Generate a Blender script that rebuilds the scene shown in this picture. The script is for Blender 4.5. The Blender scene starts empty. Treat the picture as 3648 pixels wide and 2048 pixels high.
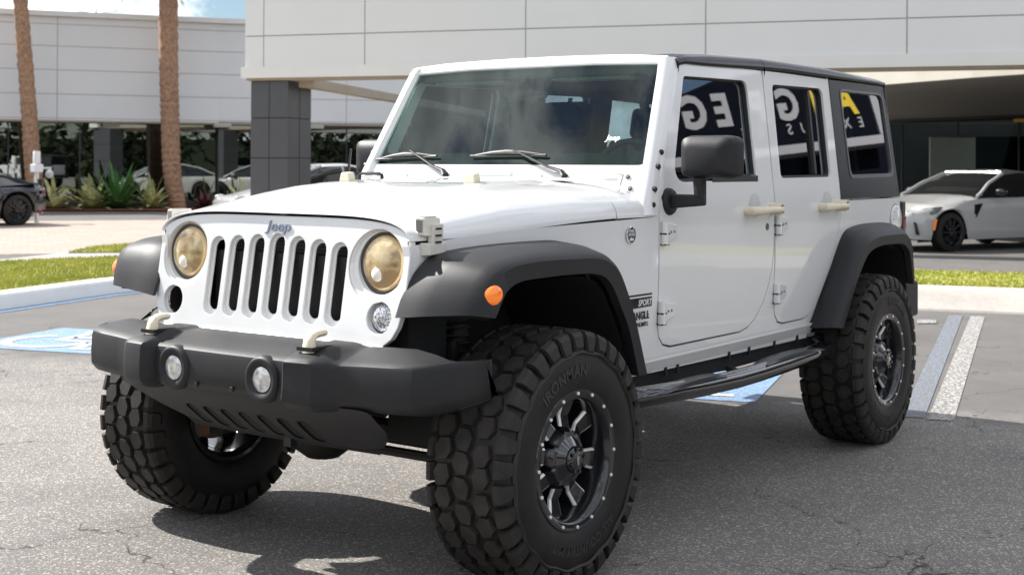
import bpy, bmesh, math, random
from mathutils import Vector, Matrix
random.seed(7)
R = math.radians
sc = bpy.context.scene
# ------------------------------------------------------------------ camera
CAM = Vector((3.78, 3.42, 1.413))
yaw, pit, rol = .6222, -.0062, .0051
F = Vector((-math.cos(yaw)*math.cos(pit), -math.sin(yaw)*math.cos(pit), -math.sin(pit)))
Rt = F.cross(Vector((0, 0, 1))).normalized(); Up = Rt.cross(F)
R2 = Rt*math.cos(rol)+Up*math.sin(rol); U2 = Up*math.cos(rol)-Rt*math.sin(rol)
cd = bpy.data.cameras.new("camera"); co = bpy.data.objects.new("camera", cd)
sc.collection.objects.link(co); sc.camera = co
co.matrix_world = Matrix(((R2.x, U2.x, -F.x, CAM.x), (R2.y, U2.y, -F.y, CAM.y), (R2.z, U2.z, -F.z, CAM.z), (0, 0, 0, 1)))
cd.sensor_width = 36; cd.lens = 46.96; cd.shift_y = -.1262
cd.clip_start = .05; cd.clip_end = 3000
cd.dof.use_dof = True; cd.dof.focus_distance = 4.9; cd.dof.aperture_fstop = 5.6
# ------------------------------------------------------------------ sun, sky, exposure
SUN = Vector((.13, -1.12, 1.0)).normalized()
world = bpy.data.worlds.new("World"); sc.world = world; world.use_nodes = True
wn, wl = world.node_tree.nodes, world.node_tree.links
wn.clear()
wo = wn.new("ShaderNodeOutputWorld"); bg = wn.new("ShaderNodeBackground"); wl.new(bg.outputs[0], wo.inputs[0])
sky = wn.new("ShaderNodeTexSky"); sky.sky_type = 'NISHITA'; sky.sun_disc = False
sky.sun_elevation = math.asin(SUN.z); sky.sun_rotation = math.atan2(SUN.x, SUN.y)
sky.air_density = 1.2; sky.dust_density = .7; sky.ozone_density = 1.5
tc = wn.new("ShaderNodeTexCoord"); mp = wn.new("ShaderNodeMapping"); mp.inputs['Scale'].default_value = (1.0, 1.25, 2.0)
mp.inputs['Location'].default_value = (.1, .8, .5)
wl.new(tc.outputs['Generated'], mp.inputs[0])
nz = wn.new("ShaderNodeTexNoise"); nz.inputs['Scale'].default_value = 5.5; nz.inputs['Detail'].default_value = 9
nz.inputs['Roughness'].default_value = .62; nz.inputs['Distortion'].default_value = .35
wl.new(mp.outputs[0], nz.inputs[0])
cr = wn.new("ShaderNodeValToRGB"); cr.color_ramp.elements[0].position = .40; cr.color_ramp.elements[1].position = .54
wl.new(nz.outputs[0], cr.inputs[0])
nz2 = wn.new("ShaderNodeTexNoise"); nz2.inputs['Scale'].default_value = 6.0; nz2.inputs['Detail'].default_value = 8
wl.new(mp.outputs[0], nz2.inputs[0])
cc = wn.new("ShaderNodeValToRGB")
cc.color_ramp.elements[0].position = .35; cc.color_ramp.elements[0].color = (3.6, 3.75, 4.0, 1)
cc.color_ramp.elements[1].position = .65; cc.color_ramp.elements[1].color = (12.4, 12.6, 13.0, 1)
wl.new(nz2.outputs[0], cc.inputs[0])
sm_ = wn.new("ShaderNodeMixRGB"); sm_.blend_type = 'MULTIPLY'; sm_.inputs[0].default_value = 1; wl.new(sky.outputs[0], sm_.inputs[1]); sm_.inputs[2].default_value = (.50, .56, .66, 1)
mx = wn.new("ShaderNodeMixRGB"); wl.new(cr.outputs[0], mx.inputs[0]); wl.new(sm_.outputs[0], mx.inputs[1]); wl.new(cc.outputs[0], mx.inputs[2])
wl.new(mx.outputs[0], bg.inputs[0]); bg.inputs[1].default_value = .085
sd = bpy.data.lights.new("sun", 'SUN'); sd.energy = 4.3; sd.angle = R(.55); sd.color = (1, .965, .915)
so = bpy.data.objects.new("sun", sd); sc.collection.objects.link(so)
so.rotation_euler = (-SUN).to_track_quat('-Z', 'Y').to_euler(); so.location = (0, -20, 30)
sc.view_settings.view_transform = 'Standard'; sc.view_settings.look = 'None'; sc.view_settings.exposure = 1.04; sc.view_settings.gamma = 1

# ------------------------------------------------------------------ materials
MATS = {}
def mat(name, col, rough=.5, metal=0, coat=0, spec=.5, bump=0, bscale=200, var=0, vscale=3, col2=None, emit=None, coatr=.03):
    if name in MATS: return MATS[name]
    m = bpy.data.materials.new(name); m.use_nodes = True; n, l = m.node_tree.nodes, m.node_tree.links
    b = n['Principled BSDF']; b.inputs['Base Color'].default_value = (*col, 1); b.inputs['Roughness'].default_value = rough
    b.inputs['Metallic'].default_value = metal; b.inputs['Coat Weight'].default_value = coat; b.inputs['Coat Roughness'].default_value = coatr
    b.inputs['Specular IOR Level'].default_value = spec
    if bump or var:
        t = n.new("ShaderNodeTexCoord")
    if bump:
        z = n.new("ShaderNodeTexNoise"); z.inputs['Scale'].default_value = bscale; z.inputs['Detail'].default_value = 4
        l.new(t.outputs['Object'], z.inputs[0]); bu = n.new("ShaderNodeBump"); bu.inputs['Strength'].default_value = bump
        bu.inputs['Distance'].default_value = .002; l.new(z.outputs[0], bu.inputs['Height']); l.new(bu.outputs[0], b.inputs['Normal'])
    if var:
        z = n.new("ShaderNodeTexNoise"); z.inputs['Scale'].default_value = vscale; z.inputs['Detail'].default_value = 6; z.inputs['Roughness'].default_value = .65
        l.new(t.outputs['Object'], z.inputs[0]); r = n.new("ShaderNodeMapRange"); r.inputs[1].default_value = .3; r.inputs[2].default_value = .7
        l.new(z.outputs[0], r.inputs[0]); x = n.new("ShaderNodeMixRGB"); l.new(r.outputs[0], x.inputs[0])
        c2 = col2 or tuple(c*(1-var) for c in col)
        x.inputs[1].default_value = (*col, 1); x.inputs[2].default_value = (*c2, 1); l.new(x.outputs[0], b.inputs['Base Color'])
        r2 = n.new("ShaderNodeMapRange"); r2.inputs[3].default_value = max(.02, rough-.06); r2.inputs[4].default_value = min(1, rough+.08)
        l.new(z.outputs[0], r2.inputs[0]); l.new(r2.outputs[0], b.inputs['Roughness'])
    if emit: b.inputs['Emission Color'].default_value = (*emit[:3], 1); b.inputs['Emission Strength'].default_value = emit[3]
    MATS[name] = m; return m

def glass_mat(name, tint, refl=1.0, base=.06, rough=.0, refltint=(1, 1, 1)):
    m = bpy.data.materials.new(name); m.use_nodes = True; n, l = m.node_tree.nodes, m.node_tree.links; n.clear()
    o = n.new("ShaderNodeOutputMaterial"); mix = n.new("ShaderNodeMixShader"); tr = n.new("ShaderNodeBsdfTransparent"); gl = n.new("ShaderNodeBsdfGlossy")
    tr.inputs[0].default_value = (*tint, 1); gl.inputs[0].default_value = (*refltint, 1); gl.inputs['Roughness'].default_value = rough
    gm = n.new("ShaderNodeNewGeometry"); dt = n.new("ShaderNodeVectorMath"); dt.operation = 'DOT_PRODUCT'; l.new(gm.outputs['Normal'], dt.inputs[0]); l.new(gm.outputs['Incoming'], dt.inputs[1])
    ab = n.new("ShaderNodeMath"); ab.operation = 'ABSOLUTE'; l.new(dt.outputs['Value'], ab.inputs[0])
    om = n.new("ShaderNodeMath"); om.operation = 'SUBTRACT'; om.inputs[0].default_value = 1; om.use_clamp = True; l.new(ab.outputs[0], om.inputs[1])
    pw = n.new("ShaderNodeMath"); pw.operation = 'POWER'; pw.inputs[1].default_value = 5; l.new(om.outputs[0], pw.inputs[0])
    fr = n.new("ShaderNodeMath"); fr.operation = 'MULTIPLY_ADD'; fr.inputs[1].default_value = .92; fr.inputs[2].default_value = .08; l.new(pw.outputs[0], fr.inputs[0])
    mr = n.new("ShaderNodeMath"); mr.operation = 'MULTIPLY_ADD'; mr.inputs[1].default_value = refl; mr.inputs[2].default_value = base; mr.use_clamp = True
    l.new(fr.outputs[0], mr.inputs[0]); l.new(mr.outputs[0], mix.inputs[0]); l.new(tr.outputs[0], mix.inputs[1]); l.new(gl.outputs[0], mix.inputs[2]); l.new(mix.outputs[0], o.inputs[0])
    MATS[name] = m; return m

white = mat('white_car_paint', (.80, .80, .79), rough=.32, coat=1, coatr=.035, var=.03, vscale=1.5)
clad = mat('textured_black_plastic', (.011, .012, .015), rough=.50, spec=.36, bump=.16, bscale=650, var=.3, vscale=5, col2=(.021, .020, .021))
roofblk = mat('hardtop_black', (.005, .006, .009), rough=.26, spec=.30, bump=.15, bscale=300)
gloss_blk = mat('gloss_black', (.008, .008, .01), rough=.12, coat=1)
rimblk = mat('rim_black', (.010, .010, .012), rough=.22, coat=.6)
milled = mat('milled_aluminium', (.85, .84, .82), rough=.3, metal=.2, coat=.5)
chrome = mat('chrome', (.8, .8, .82), rough=.08, metal=1)
dark = mat('underbody_black', (.006, .006, .006), rough=.8)
cream = mat('yellowed_cream_plastic', (.78, .70, .53), rough=.4, var=.12, vscale=20)
offwhite = mat('aged_white_plastic', (.70, .67, .60), rough=.4, var=.1, vscale=20)
rubber = mat('tyre_rubber', (.008, .008, .009), rough=.5, spec=.35, bump=.3, bscale=150, var=.4, vscale=9, col2=(.022, .019, .017))
treadm = mat('tread_rubber', (.040, .035, .030), rough=.6, spec=.3, bump=.5, bscale=220, var=.45, vscale=14, col2=(.015, .014, .013))
letterm = mat('tyre_lettering_rubber', (.028, .028, .030), rough=.6)
seatm = mat('seat_fabric', (.07, .072, .075), rough=.9)
inter = mat('interior_plastic', (.07, .075, .08), rough=.65)
amber = mat('amber_lens', (.95, .22, .01), rough=.12, coat=1, emit=(.9, .18, .0, .12))
redlens = mat('red_lens', (.25, .005, .02), rough=.15, coat=1)
seal = mat('window_seal', (.015, .016, .018), rough=.5)
frit = mat('glass_black_border', (.012, .015, .015), rough=.8, spec=.05)
hdrim = mat('lamp_bezel', (.05, .05, .05), rough=.25)
decal = mat('decal_black', (.012, .012, .014), rough=.35)
decalw = mat('decal_white', (.8, .8, .8), rough=.4)
wsglass = glass_mat('windscreen_glass', (.58, .76, .70), refl=.80, base=.0, refltint=(.92, 1, .97))
tint = glass_mat('tinted_side_glass', (.30, .33, .38), refl=1.0, base=.12)
showglass = glass_mat('showroom_glass', (.20, .23, .24), refl=.9, base=.17, refltint=(.86, .92, .88))

def lens_mat(name, c1, c2, scale):
    m = bpy.data.materials.new(name); m.use_nodes = True; n, l = m.node_tree.nodes, m.node_tree.links
    b = n['Principled BSDF']; b.inputs['Roughness'].default_value = .18; b.inputs['Coat Weight'].default_value = 1; b.inputs['Metallic'].default_value = .35
    t = n.new("ShaderNodeTexCoord"); z = n.new("ShaderNodeTexNoise"); z.inputs['Scale'].default_value = scale; z.inputs['Detail'].default_value = 3
    l.new(t.outputs['Object'], z.inputs[0]); r = n.new("ShaderNodeValToRGB")
    r.color_ramp.elements[0].position = .36; r.color_ramp.elements[0].color = (*c1, 1); r.color_ramp.elements[1].position = .62; r.color_ramp.elements[1].color = (*c2, 1)
    l.new(z.outputs[0], r.inputs[0]); l.new(r.outputs[0], b.inputs['Base Color']); MATS[name] = m; return m
headlens = lens_mat('yellowed_headlight_lens', (.34, .22, .09), (.80, .64, .36), 15)
headring = mat('amber_lens_edge', (.80, .55, .26), rough=.2, coat=1)
clearlens = lens_mat('clear_prismatic_lens', (.10, .10, .11), (.85, .85, .88), 160)
foglens = lens_mat('fog_lamp_lens', (.35, .35, .35), (.78, .77, .75), 40)

def ground_mat(name, ca, cb, cc_, spk=170, crack=False, seal_reg=False, rough=.85):
    m = bpy.data.materials.new(name); m.use_nodes = True; n, l = m.node_tree.nodes, m.node_tree.links
    b = n['Principled BSDF']; b.inputs['Roughness'].default_value = rough; b.inputs['Specular IOR Level'].default_value = .3
    g = n.new("ShaderNodeNewGeometry")
    def noise(s, d=4, ro=.6):
        z = n.new("ShaderNodeTexNoise"); z.inputs['Scale'].default_value = s; z.inputs['Detail'].default_value = d; z.inputs['Roughness'].default_value = ro
        l.new(g.outputs['Position'], z.inputs[0]); return z.outputs[0]
    def mr(x, a, b_, c=0, d=1):
        r = n.new("ShaderNodeMapRange"); r.inputs[1].default_value = a; r.inputs[2].default_value = b_; r.inputs[3].default_value = c; r.inputs[4].default_value = d
        l.new(x, r.inputs[0]); return r.outputs[0]
    def mixc(f, a, b_):
        x = n.new("ShaderNodeMixRGB")
        if isinstance(f, float): x.inputs[0].default_value = f
        else: l.new(f, x.inputs[0])
        for i, v in ((1, a), (2, b_)):
            if isinstance(v, tuple): x.inputs[i].default_value = (*v, 1)
            else: l.new(v, x.inputs[i])
        return x.outputs[0]
    sp = noise(spk, 3, .8)
    col = mixc(mr(sp, .38, .60), ca, cb)
    vo = n.new("ShaderNodeTexVoronoi"); vo.inputs['Scale'].default_value = spk*.75; l.new(g.outputs['Position'], vo.inputs[0])
    grain = mr(vo.outputs['Color'], .66, .92)
    col = mixc(grain, col, cc_)
    patch = mr(noise(.7, 6, .7), .35, .66, .0, .62)
    mm = n.new("ShaderNodeMixRGB"); mm.blend_type = 'MULTIPLY'; l.new(patch, mm.inputs[0]); l.new(col, mm.inputs[1]); mm.inputs[2].default_value = (.55, .55, .57, 1); col = mm.outputs[0]
    bl = mr(noise(2.6, 7, .75), .60, .72, 0, .30); col = mixc(bl, col, (.42, .40, .38))
    height = sp
    if seal_reg:
        # the newer seal coat of the bays starts along a line square to the bay stripes
        sx = n.new("ShaderNodeSeparateXYZ"); l.new(g.outputs['Position'], sx.inputs[0])
        a = n.new("ShaderNodeMath"); a.operation = 'MULTIPLY'; a.inputs[1].default_value = .96; l.new(sx.outputs[0], a.inputs[0])
        c = n.new("ShaderNodeMath"); c.operation = 'MULTIPLY_ADD'; c.inputs[1].default_value = .28; l.new(sx.outputs[1], c.inputs[0]); l.new(a.outputs[0], c.inputs[2])
        w = n.new("ShaderNodeMath"); w.operation = 'MULTIPLY_ADD'; w.inputs[1].default_value = .9; l.new(noise(2.2, 5), w.inputs[0]); l.new(c.outputs[0], w.inputs[2])
        f = mr(w.outputs[0], -2.75, -3.25)
        sc2 = mixc(mr(noise(1.1, 7, .7), .3, .7), (.088, .085, .083), (.142, .132, .125))
        sc2 = mixc(mr(noise(260, 2), .45, .62, 0, .35), sc2, (.24, .22, .2))
        col = mixc(f, col, sc2)
    if crack:
        wv = n.new("ShaderNodeVectorMath"); wv.operation = 'MULTIPLY_ADD'; z = n.new("ShaderNodeTexNoise"); z.inputs['Scale'].default_value = 3.5; z.inputs['Detail'].default_value = 6
        l.new(g.outputs['Position'], z.inputs[0]); l.new(z.outputs['Color'], wv.inputs[0]); wv.inputs[1].default_value = (.55, .55, 0); l.new(g.outputs['Position'], wv.inputs[2])
        v2 = n.new("ShaderNodeTexVoronoi"); v2.feature = 'DISTANCE_TO_EDGE'; v2.inputs['Scale'].default_value = .75; l.new(wv.outputs[0], v2.inputs[0])
        ck = mr(v2.outputs['Distance'], .0, .0045, 1, 0)
        g2 = mr(noise(1.3, 4), .40, .50)
        mu = n.new("ShaderNodeMath"); mu.operation = 'MULTIPLY'; l.new(ck, mu.inputs[0]); l.new(g2, mu.inputs[1])
        col = mixc(mu.outputs[0], col, (.035, .032, .03))
    l.new(col, b.inputs['Base Color'])
    bu = n.new("ShaderNodeBump"); bu.inputs['Strength'].default_value = .55; bu.inputs['Distance'].default_value = .004; l.new(height, bu.inputs['Height']); l.new(bu.outputs[0], b.inputs['Normal'])
    MATS[name] = m; return m
asphalt = ground_mat('old_asphalt', (.060, .060, .061), (.310, .288, .262), (.56, .51, .45), spk=185, crack=True, seal_reg=True)
concrete = ground_mat('kerb_concrete', (.42, .39, .35), (.52, .48, .43), (.46, .42, .38), spk=60)
walkc = ground_mat('pavement_concrete', (.40, .37, .35), (.47, .44, .41), (.42, .4, .38), spk=40)
mulch = ground_mat('mulch', (.20, .055, .035), (.42, .14, .09), (.3, .10, .065), spk=30)

def paint_mat(name, col, worn):
    m = bpy.data.materials.new(name); m.use_nodes = True; n, l = m.node_tree.nodes, m.node_tree.links
    b = n['Principled BSDF']; b.inputs['Roughness'].default_value = .7; g = n.new("ShaderNodeNewGeometry")
    z = n.new("ShaderNodeTexNoise"); z.inputs['Scale'].default_value = 45; z.inputs['Detail'].default_value = 8; z.inputs['Roughness'].default_value = .75; l.new(g.outputs['Position'], z.inputs[0])
    r = n.new("ShaderNodeMapRange"); r.inputs[1].default_value = worn; r.inputs[2].default_value = worn+.10; l.new(z.outputs[0], r.inputs[0])
    x = n.new("ShaderNodeMixRGB"); l.new(r.outputs[0], x.inputs[0]); x.inputs[2].default_value = (*col, 1); x.inputs[1].default_value = (.13, .125, .12, 1)
    l.new(x.outputs[0], b.inputs['Base Color']); MATS[name] = m; return m
whitepaint = paint_mat('white_road_paint', (.48, .46, .43), .47)
symbolpaint = paint_mat('white_symbol_paint', (.58, .57, .55), .33)
bluepaint = paint_mat('blue_road_paint', (.18, .31, .50), .41)
bluefaint = paint_mat('faded_blue_road_paint', (.19, .25, .34), .49)

def paver_mat():
    m = bpy.data.materials.new('pavers'); m.use_nodes = True; n, l = m.node_tree.nodes, m.node_tree.links
    b = n['Principled BSDF']; b.inputs['Roughness'].default_value = .9; g = n.new("ShaderNodeNewGeometry")
    mp_ = n.new("ShaderNodeMapping"); mp_.inputs['Rotation'].default_value = (0, 0, R(16)); l.new(g.outputs['Position'], mp_.inputs[0])
    br = n.new("ShaderNodeTexBrick"); br.inputs['Scale'].default_value = 1; br.inputs['Brick Width'].default_value = .4; br.inputs['Row Height'].default_value = .2
    br.inputs['Mortar Size'].default_value = .012; br.inputs['Color1'].default_value = (.40, .335, .28, 1); br.inputs['Color2'].default_value = (.33, .275, .23, 1); br.inputs['Mortar'].default_value = (.24, .20, .17, 1)
    l.new(mp_.outputs[0], br.inputs[0]); l.new(br.outputs[0], b.inputs['Base Color']); MATS['pavers'] = m; return m
pavers = paver_mat()
# building materials
panel = mat('grey_aluminium_panel', (.78, .78, .78), rough=.45, var=.04, vscale=.6)
panel_l = mat('pale_trim', (.80, .79, .775), rough=.5, var=.05, vscale=1)
joint = mat('panel_joint', (.42, .42, .41), rough=.7)
tanm = mat('tan_trim', (.40, .34, .26), rough=.6, var=.1, vscale=2)
colm = mat('charcoal_panel', (.085, .088, .096), rough=.4, var=.1, vscale=2)
colj = mat('charcoal_joint', (.02, .02, .022), rough=.7)
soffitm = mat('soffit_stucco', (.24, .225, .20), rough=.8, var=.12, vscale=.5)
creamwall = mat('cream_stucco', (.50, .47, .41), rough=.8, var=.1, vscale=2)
mullm = mat('mullion_dark', (.03, .033, .038), rough=.4)
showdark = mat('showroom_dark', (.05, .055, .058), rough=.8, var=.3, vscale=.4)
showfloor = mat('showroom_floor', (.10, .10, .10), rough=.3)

# ------------------------------------------------------------------ mesh helpers
def link(o): sc.collection.objects.link(o); return o
def rootpos(p):
    v = Vector((0, 0, 0))
    while p is not None: v += p.location; p = p.parent
    return v
def tag(o, label=None, cat=None, group=None, kind=None):
    if label: o['label'] = label
    if cat: o['category'] = cat
    if group: o['group'] = group
    if kind: o['kind'] = kind
    return o
def thing(name, label, cat, loc=(0, 0, 0), group=None):
    o = link(bpy.data.objects.new(name, None)); o.location = loc; o.empty_display_size = .2
    return tag(o, label, cat, group)
class MB:
    def __init__(s): s.v = []; s.f = []
    def add(s, vs, fs):
        b = len(s.v); s.v += [Vector(p) for p in vs]; s.f += [tuple(i+b for i in f) for f in fs]; return s
    def box(s, c, d, rot=None):
        c = Vector(c); x, y, z = d[0]/2, d[1]/2, d[2]/2
        P = [Vector(p) for p in ((-x, -y, -z), (x, -y, -z), (x, y, -z), (-x, y, -z), (-x, -y, z), (x, -y, z), (x, y, z), (-x, y, z))]
        if rot is not None: P = [rot @ p for p in P]
        return s.add([p+c for p in P], [(0, 3, 2, 1), (4, 5, 6, 7), (0, 1, 5, 4), (1, 2, 6, 5), (2, 3, 7, 6), (3, 0, 4, 7)])
    def hexa(s, P): return s.add(P, [(0, 3, 2, 1), (4, 5, 6, 7), (0, 1, 5, 4), (1, 2, 6, 5), (2, 3, 7, 6), (3, 0, 4, 7)])
    def bar(s, a, b, w, h, up=(0, 0, 1)):
        a, b = Vector(a), Vector(b); d = (b-a).normalized(); r = d.cross(Vector(up)).normalized()*w/2; u = r.cross(d).normalized()*h/2
        return s.hexa([a-r-u, a+r-u, b+r-u, b-r-u, a-r+u, a+r+u, b+r+u, b-r+u])
    def prism(s, poly, vec):
        n = len(poly); vec = Vector(vec); P = [Vector(p) for p in poly]
        return s.add(P+[p+vec for p in P], [tuple(range(n))[::-1], tuple(range(n, 2*n))]+[(i, (i+1) % n, n+(i+1) % n, n+i) for i in range(n)])
    def grid(s, rows, cu=False, cv=False, capu=False):
        nu, nv = len(rows), len(rows[0]); b = len(s.v)
        for r_ in rows: s.v += [Vector(p) for p in r_]
        for i in range(nu if cu else nu-1):
            for j in range(nv if cv else nv-1):
                a, c = i, (i+1) % nu; d, e = j, (j+1) % nv
                s.f.append((b+a*nv+d, b+c*nv+d, b+c*nv+e, b+a*nv+e))
        if capu:
            s.f.append(tuple(b+j for j in range(nv))); s.f.append(tuple(b+(nu-1)*nv+j for j in range(nv))[::-1])
        return s
    def tube(s, path, rad, n=12, flat=1.0, cap=True):
        P = [Vector(p) for p in path]; rows = []; up = Vector((0, 0, 1))
        for i, p in enumerate(P):
            d = (P[min(i+1, len(P)-1)]-P[max(i-1, 0)]).normalized()
            if abs(d.z) > .95: up = Vector((1, 0, 0))
            r_ = d.cross(up).normalized(); u = r_.cross(d).normalized(); rr = rad[i] if isinstance(rad, (list, tuple)) else rad
            rows.append([p+r_*math.cos(a)*rr+u*math.sin(a)*rr*flat for a in [2*math.pi*k/n for k in range(n)]])
        return s.grid(rows, cv=True, capu=cap)
    def lathe(s, prof, o, ax, n=32, ref=None):
        o, ax = Vector(o), Vector(ax).normalized(); t = Vector(ref) if ref else (Vector((0, 0, 1)) if abs(ax.z) < .9 else Vector((1, 0, 0)))
        e1 = (t-ax*t.dot(ax)).normalized(); e2 = ax.cross(e1)
        rows = [[o+ax*h+(e1*math.cos(a)+e2*math.sin(a))*r_ for a in [2*math.pi*k/n for k in range(n)]] for r_, h in prof]
        return s.grid(rows, cv=True)
    def sphere(s, c, r_, sc_=(1, 1, 1), n=12):
        c = Vector(c); rows = []
        for i in range(n//2+1):
            t = math.pi*i/(n//2); rows.append([c+Vector((math.sin(t)*math.cos(a)*r_*sc_[0], math.sin(t)*math.sin(a)*r_*sc_[1], math.cos(t)*r_*sc_[2])) for a in [2*math.pi*k/n for k in range(n)]])
        return s.grid(rows, cv=True)
    def build(s, name, m, parent=None, smooth=35, bevel=0, seg=2, sub=0, weld=True):
        off = rootpos(parent)
        me = bpy.data.meshes.new(name); me.from_pydata([tuple(p-off) for p in s.v], [], s.f)
        if weld:
            b = bmesh.new(); b.from_mesh(me); bmesh.ops.remove_doubles(b, verts=b.verts, dist=1e-5); bmesh.ops.recalc_face_normals(b, faces=b.faces); b.to_mesh(me); b.free()
        o = link(bpy.data.objects.new(name, me)); me.materials.append(m if not isinstance(m, str) else MATS[m])
        if smooth:
            me.polygons.foreach_set('use_smooth', [True]*len(me.polygons)); me.set_sharp_from_angle(angle=R(smooth))
        if bevel:
            md = o.modifiers.new('bevel', 'BEVEL'); md.width = bevel; md.segments = seg; md.limit_method = 'ANGLE'; md.angle_limit = R(30); md.harden_normals = bool(smooth)
        if sub:
            md = o.modifiers.new('sub', 'SUBSURF'); md.levels = sub; md.render_levels = sub
        if parent: o.parent = parent
        return o

def split_build(mb, name, m, parent=None, **k):
    """each connected piece becomes an object of its own"""
    par = list(range(len(mb.v)))
    key = {}
    for i, p in enumerate(mb.v):
        q = (round(p.x, 5), round(p.y, 5), round(p.z, 5))
        if q in key: par[i] = key[q]
        else: key[q] = i
    def find(a):
        while par[a] != a: par[a] = par[par[a]]; a = par[a]
        return a
    for f in mb.f:
        a = find(f[0])
        for b_ in f[1:]:
            c = find(b_)
            if c != a: par[c] = a
    groups = {}
    for f in mb.f: groups.setdefault(find(f[0]), []).append(f)
    out = []
    for fs in groups.values():
        ids = sorted({i for f in fs for i in f}); ix = {v: n for n, v in enumerate(ids)}
        out.append(MB().add([mb.v[i] for i in ids], [tuple(ix[i] for i in f) for f in fs]).build(name, m, parent, **k))
    return out

def rpoly(pts, rad, seg=6):
    out = []; n = len(pts)
    for i, p in enumerate(pts):
        p = Vector(p); a = Vector(pts[i-1]); b = Vector(pts[(i+1) % n]); r_ = rad[i] if isinstance(rad, (list, tuple)) else rad
        if r_ <= 0: out.append(tuple(p)); continue
        da, db = (a-p), (b-p); la, lb = da.length, db.length; da.normalize(); db.normalize()
        ang = da.angle(db)
        if ang > 3.05: out.append(tuple(p)); continue
        t = min(r_/math.tan(ang/2), la*.49, lb*.49); q0, q1 = p+da*t, p+db*t
        for k in range(seg+1):
            u = k/seg; out.append(tuple(q0*(1-u)**2+p*2*u*(1-u)+q1*u*u))
    return out
def circ(cx, cy, r_, n=36): return [(cx+r_*math.cos(2*math.pi*k/n), cy+r_*math.sin(2*math.pi*k/n)) for k in range(n)]
def sm(x, a, b):
    t = max(0, min(1, (x-a)/(b-a))); return t*t*(3-2*t)

def panel_obj(name, outline, holes, fmap, th, m, parent=None, ucuts=(), vcuts=(), bevel=0, smooth=30, seg=2, hole_depth=None):
    """a plate cut from a 2-D outline with holes, bent by fmap(u, v, depth), th thick"""
    b = bmesh.new(); es = []
    for loop in [outline]+list(holes):
        vs = [b.verts.new((p[0], p[1], 0)) for p in loop]
        es += [b.edges.new((vs[i], vs[(i+1) % len(vs)])) for i in range(len(vs))]
    bmesh.ops.triangle_fill(b, use_beauty=True, use_dissolve=False, edges=es)
    for u in ucuts: bmesh.ops.bisect_plane(b, geom=b.verts[:]+b.edges[:]+b.faces[:], plane_co=(u, 0, 0), plane_no=(1, 0, 0))
    for v in vcuts: bmesh.ops.bisect_plane(b, geom=b.verts[:]+b.edges[:]+b.faces[:], plane_co=(0, v, 0), plane_no=(0, 1, 0))
    b.verts.ensure_lookup_table(); b.verts.index_update()
    P = [(v.co.x, v.co.y) for v in b.verts]; nv = len(P)
    Fs = [[v.index for v in f.verts] for f in b.faces]; bd = [(e.verts[0].index, e.verts[1].index) for e in b.edges if len(e.link_faces) == 1]
    b.free(); mb = MB()
    if th: mb.add([fmap(u, v, 0) for u, v in P]+[fmap(u, v, th) for u, v in P], Fs+[[i+nv for i in f][::-1] for f in Fs]+[(a, c, c+nv, a+nv) for a, c in bd])
    else: mb.add([fmap(u, v, 0) for u, v in P], Fs)
    return mb.build(name, m, parent, smooth=smooth, bevel=bevel, seg=seg)

_tc = {}
def text2d(s, size=1.0, bold=0, shear=0, align='CENTER', space=1.0):
    key = (s, size, bold, shear, align, space)
    if key in _tc: return _tc[key]
    c = bpy.data.curves.new('txt', 'FONT'); c.body = s; c.size = size; c.offset = bold; c.shear = shear; c.align_x = align; c.align_y = 'CENTER'; c.resolution_u = 3; c.space_character = space
    o = link(bpy.data.objects.new('txt', c)); dg = bpy.context.evaluated_depsgraph_get(); me = bpy.data.meshes.new_from_object(o.evaluated_get(dg))
    r_ = ([(v.co.x, v.co.y) for v in me.vertices], [tuple(p.vertices) for p in me.polygons])
    bpy.data.objects.remove(o); bpy.data.curves.remove(c); bpy.data.meshes.remove(me); _tc[key] = r_; return r_
def text_mb(s, fmap, depth=.002, **k):
    V, Fc = text2d(s, **k); n = len(V); mb = MB(); cnt = {}
    for f in Fc:
        for i in range(len(f)):
            e = tuple(sorted((f[i], f[(i+1) % len(f)]))); cnt[e] = cnt.get(e, 0)+1
    mb.add([fmap(x, y, depth) for x, y in V]+[fmap(x, y, 0) for x, y in V], list(Fc)+[tuple(i+n for i in f)[::-1] for f in Fc]+[(a, b, b+n, a+n) for (a, b), c in cnt.items() if c == 1])
    return mb

# ================================================================== SETTING
E1 = Vector((.96, .28, 0)); E2 = Vector((-.28, .96, 0))
def L(a, b, z=0): return E1*a+E2*b+Vector((0, 0, z))      # lot axes: a away from the far kerb, b to the right
def sheet(name, pts, z, m, **k):
    mb = MB(); mb.add([Vector((p[0], p[1], z)) for p in pts], [tuple(range(len(pts)))])
    o = mb.build(name, m, smooth=0); tag(o, **k); return o
g = MB(); g.add([(-400, -400, 0), (400, -400, 0), (400, 400, 0), (-400, 400, 0)], [(0, 1, 2, 3)])
tag(g.build('ground', asphalt, smooth=0), kind='structure')
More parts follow.
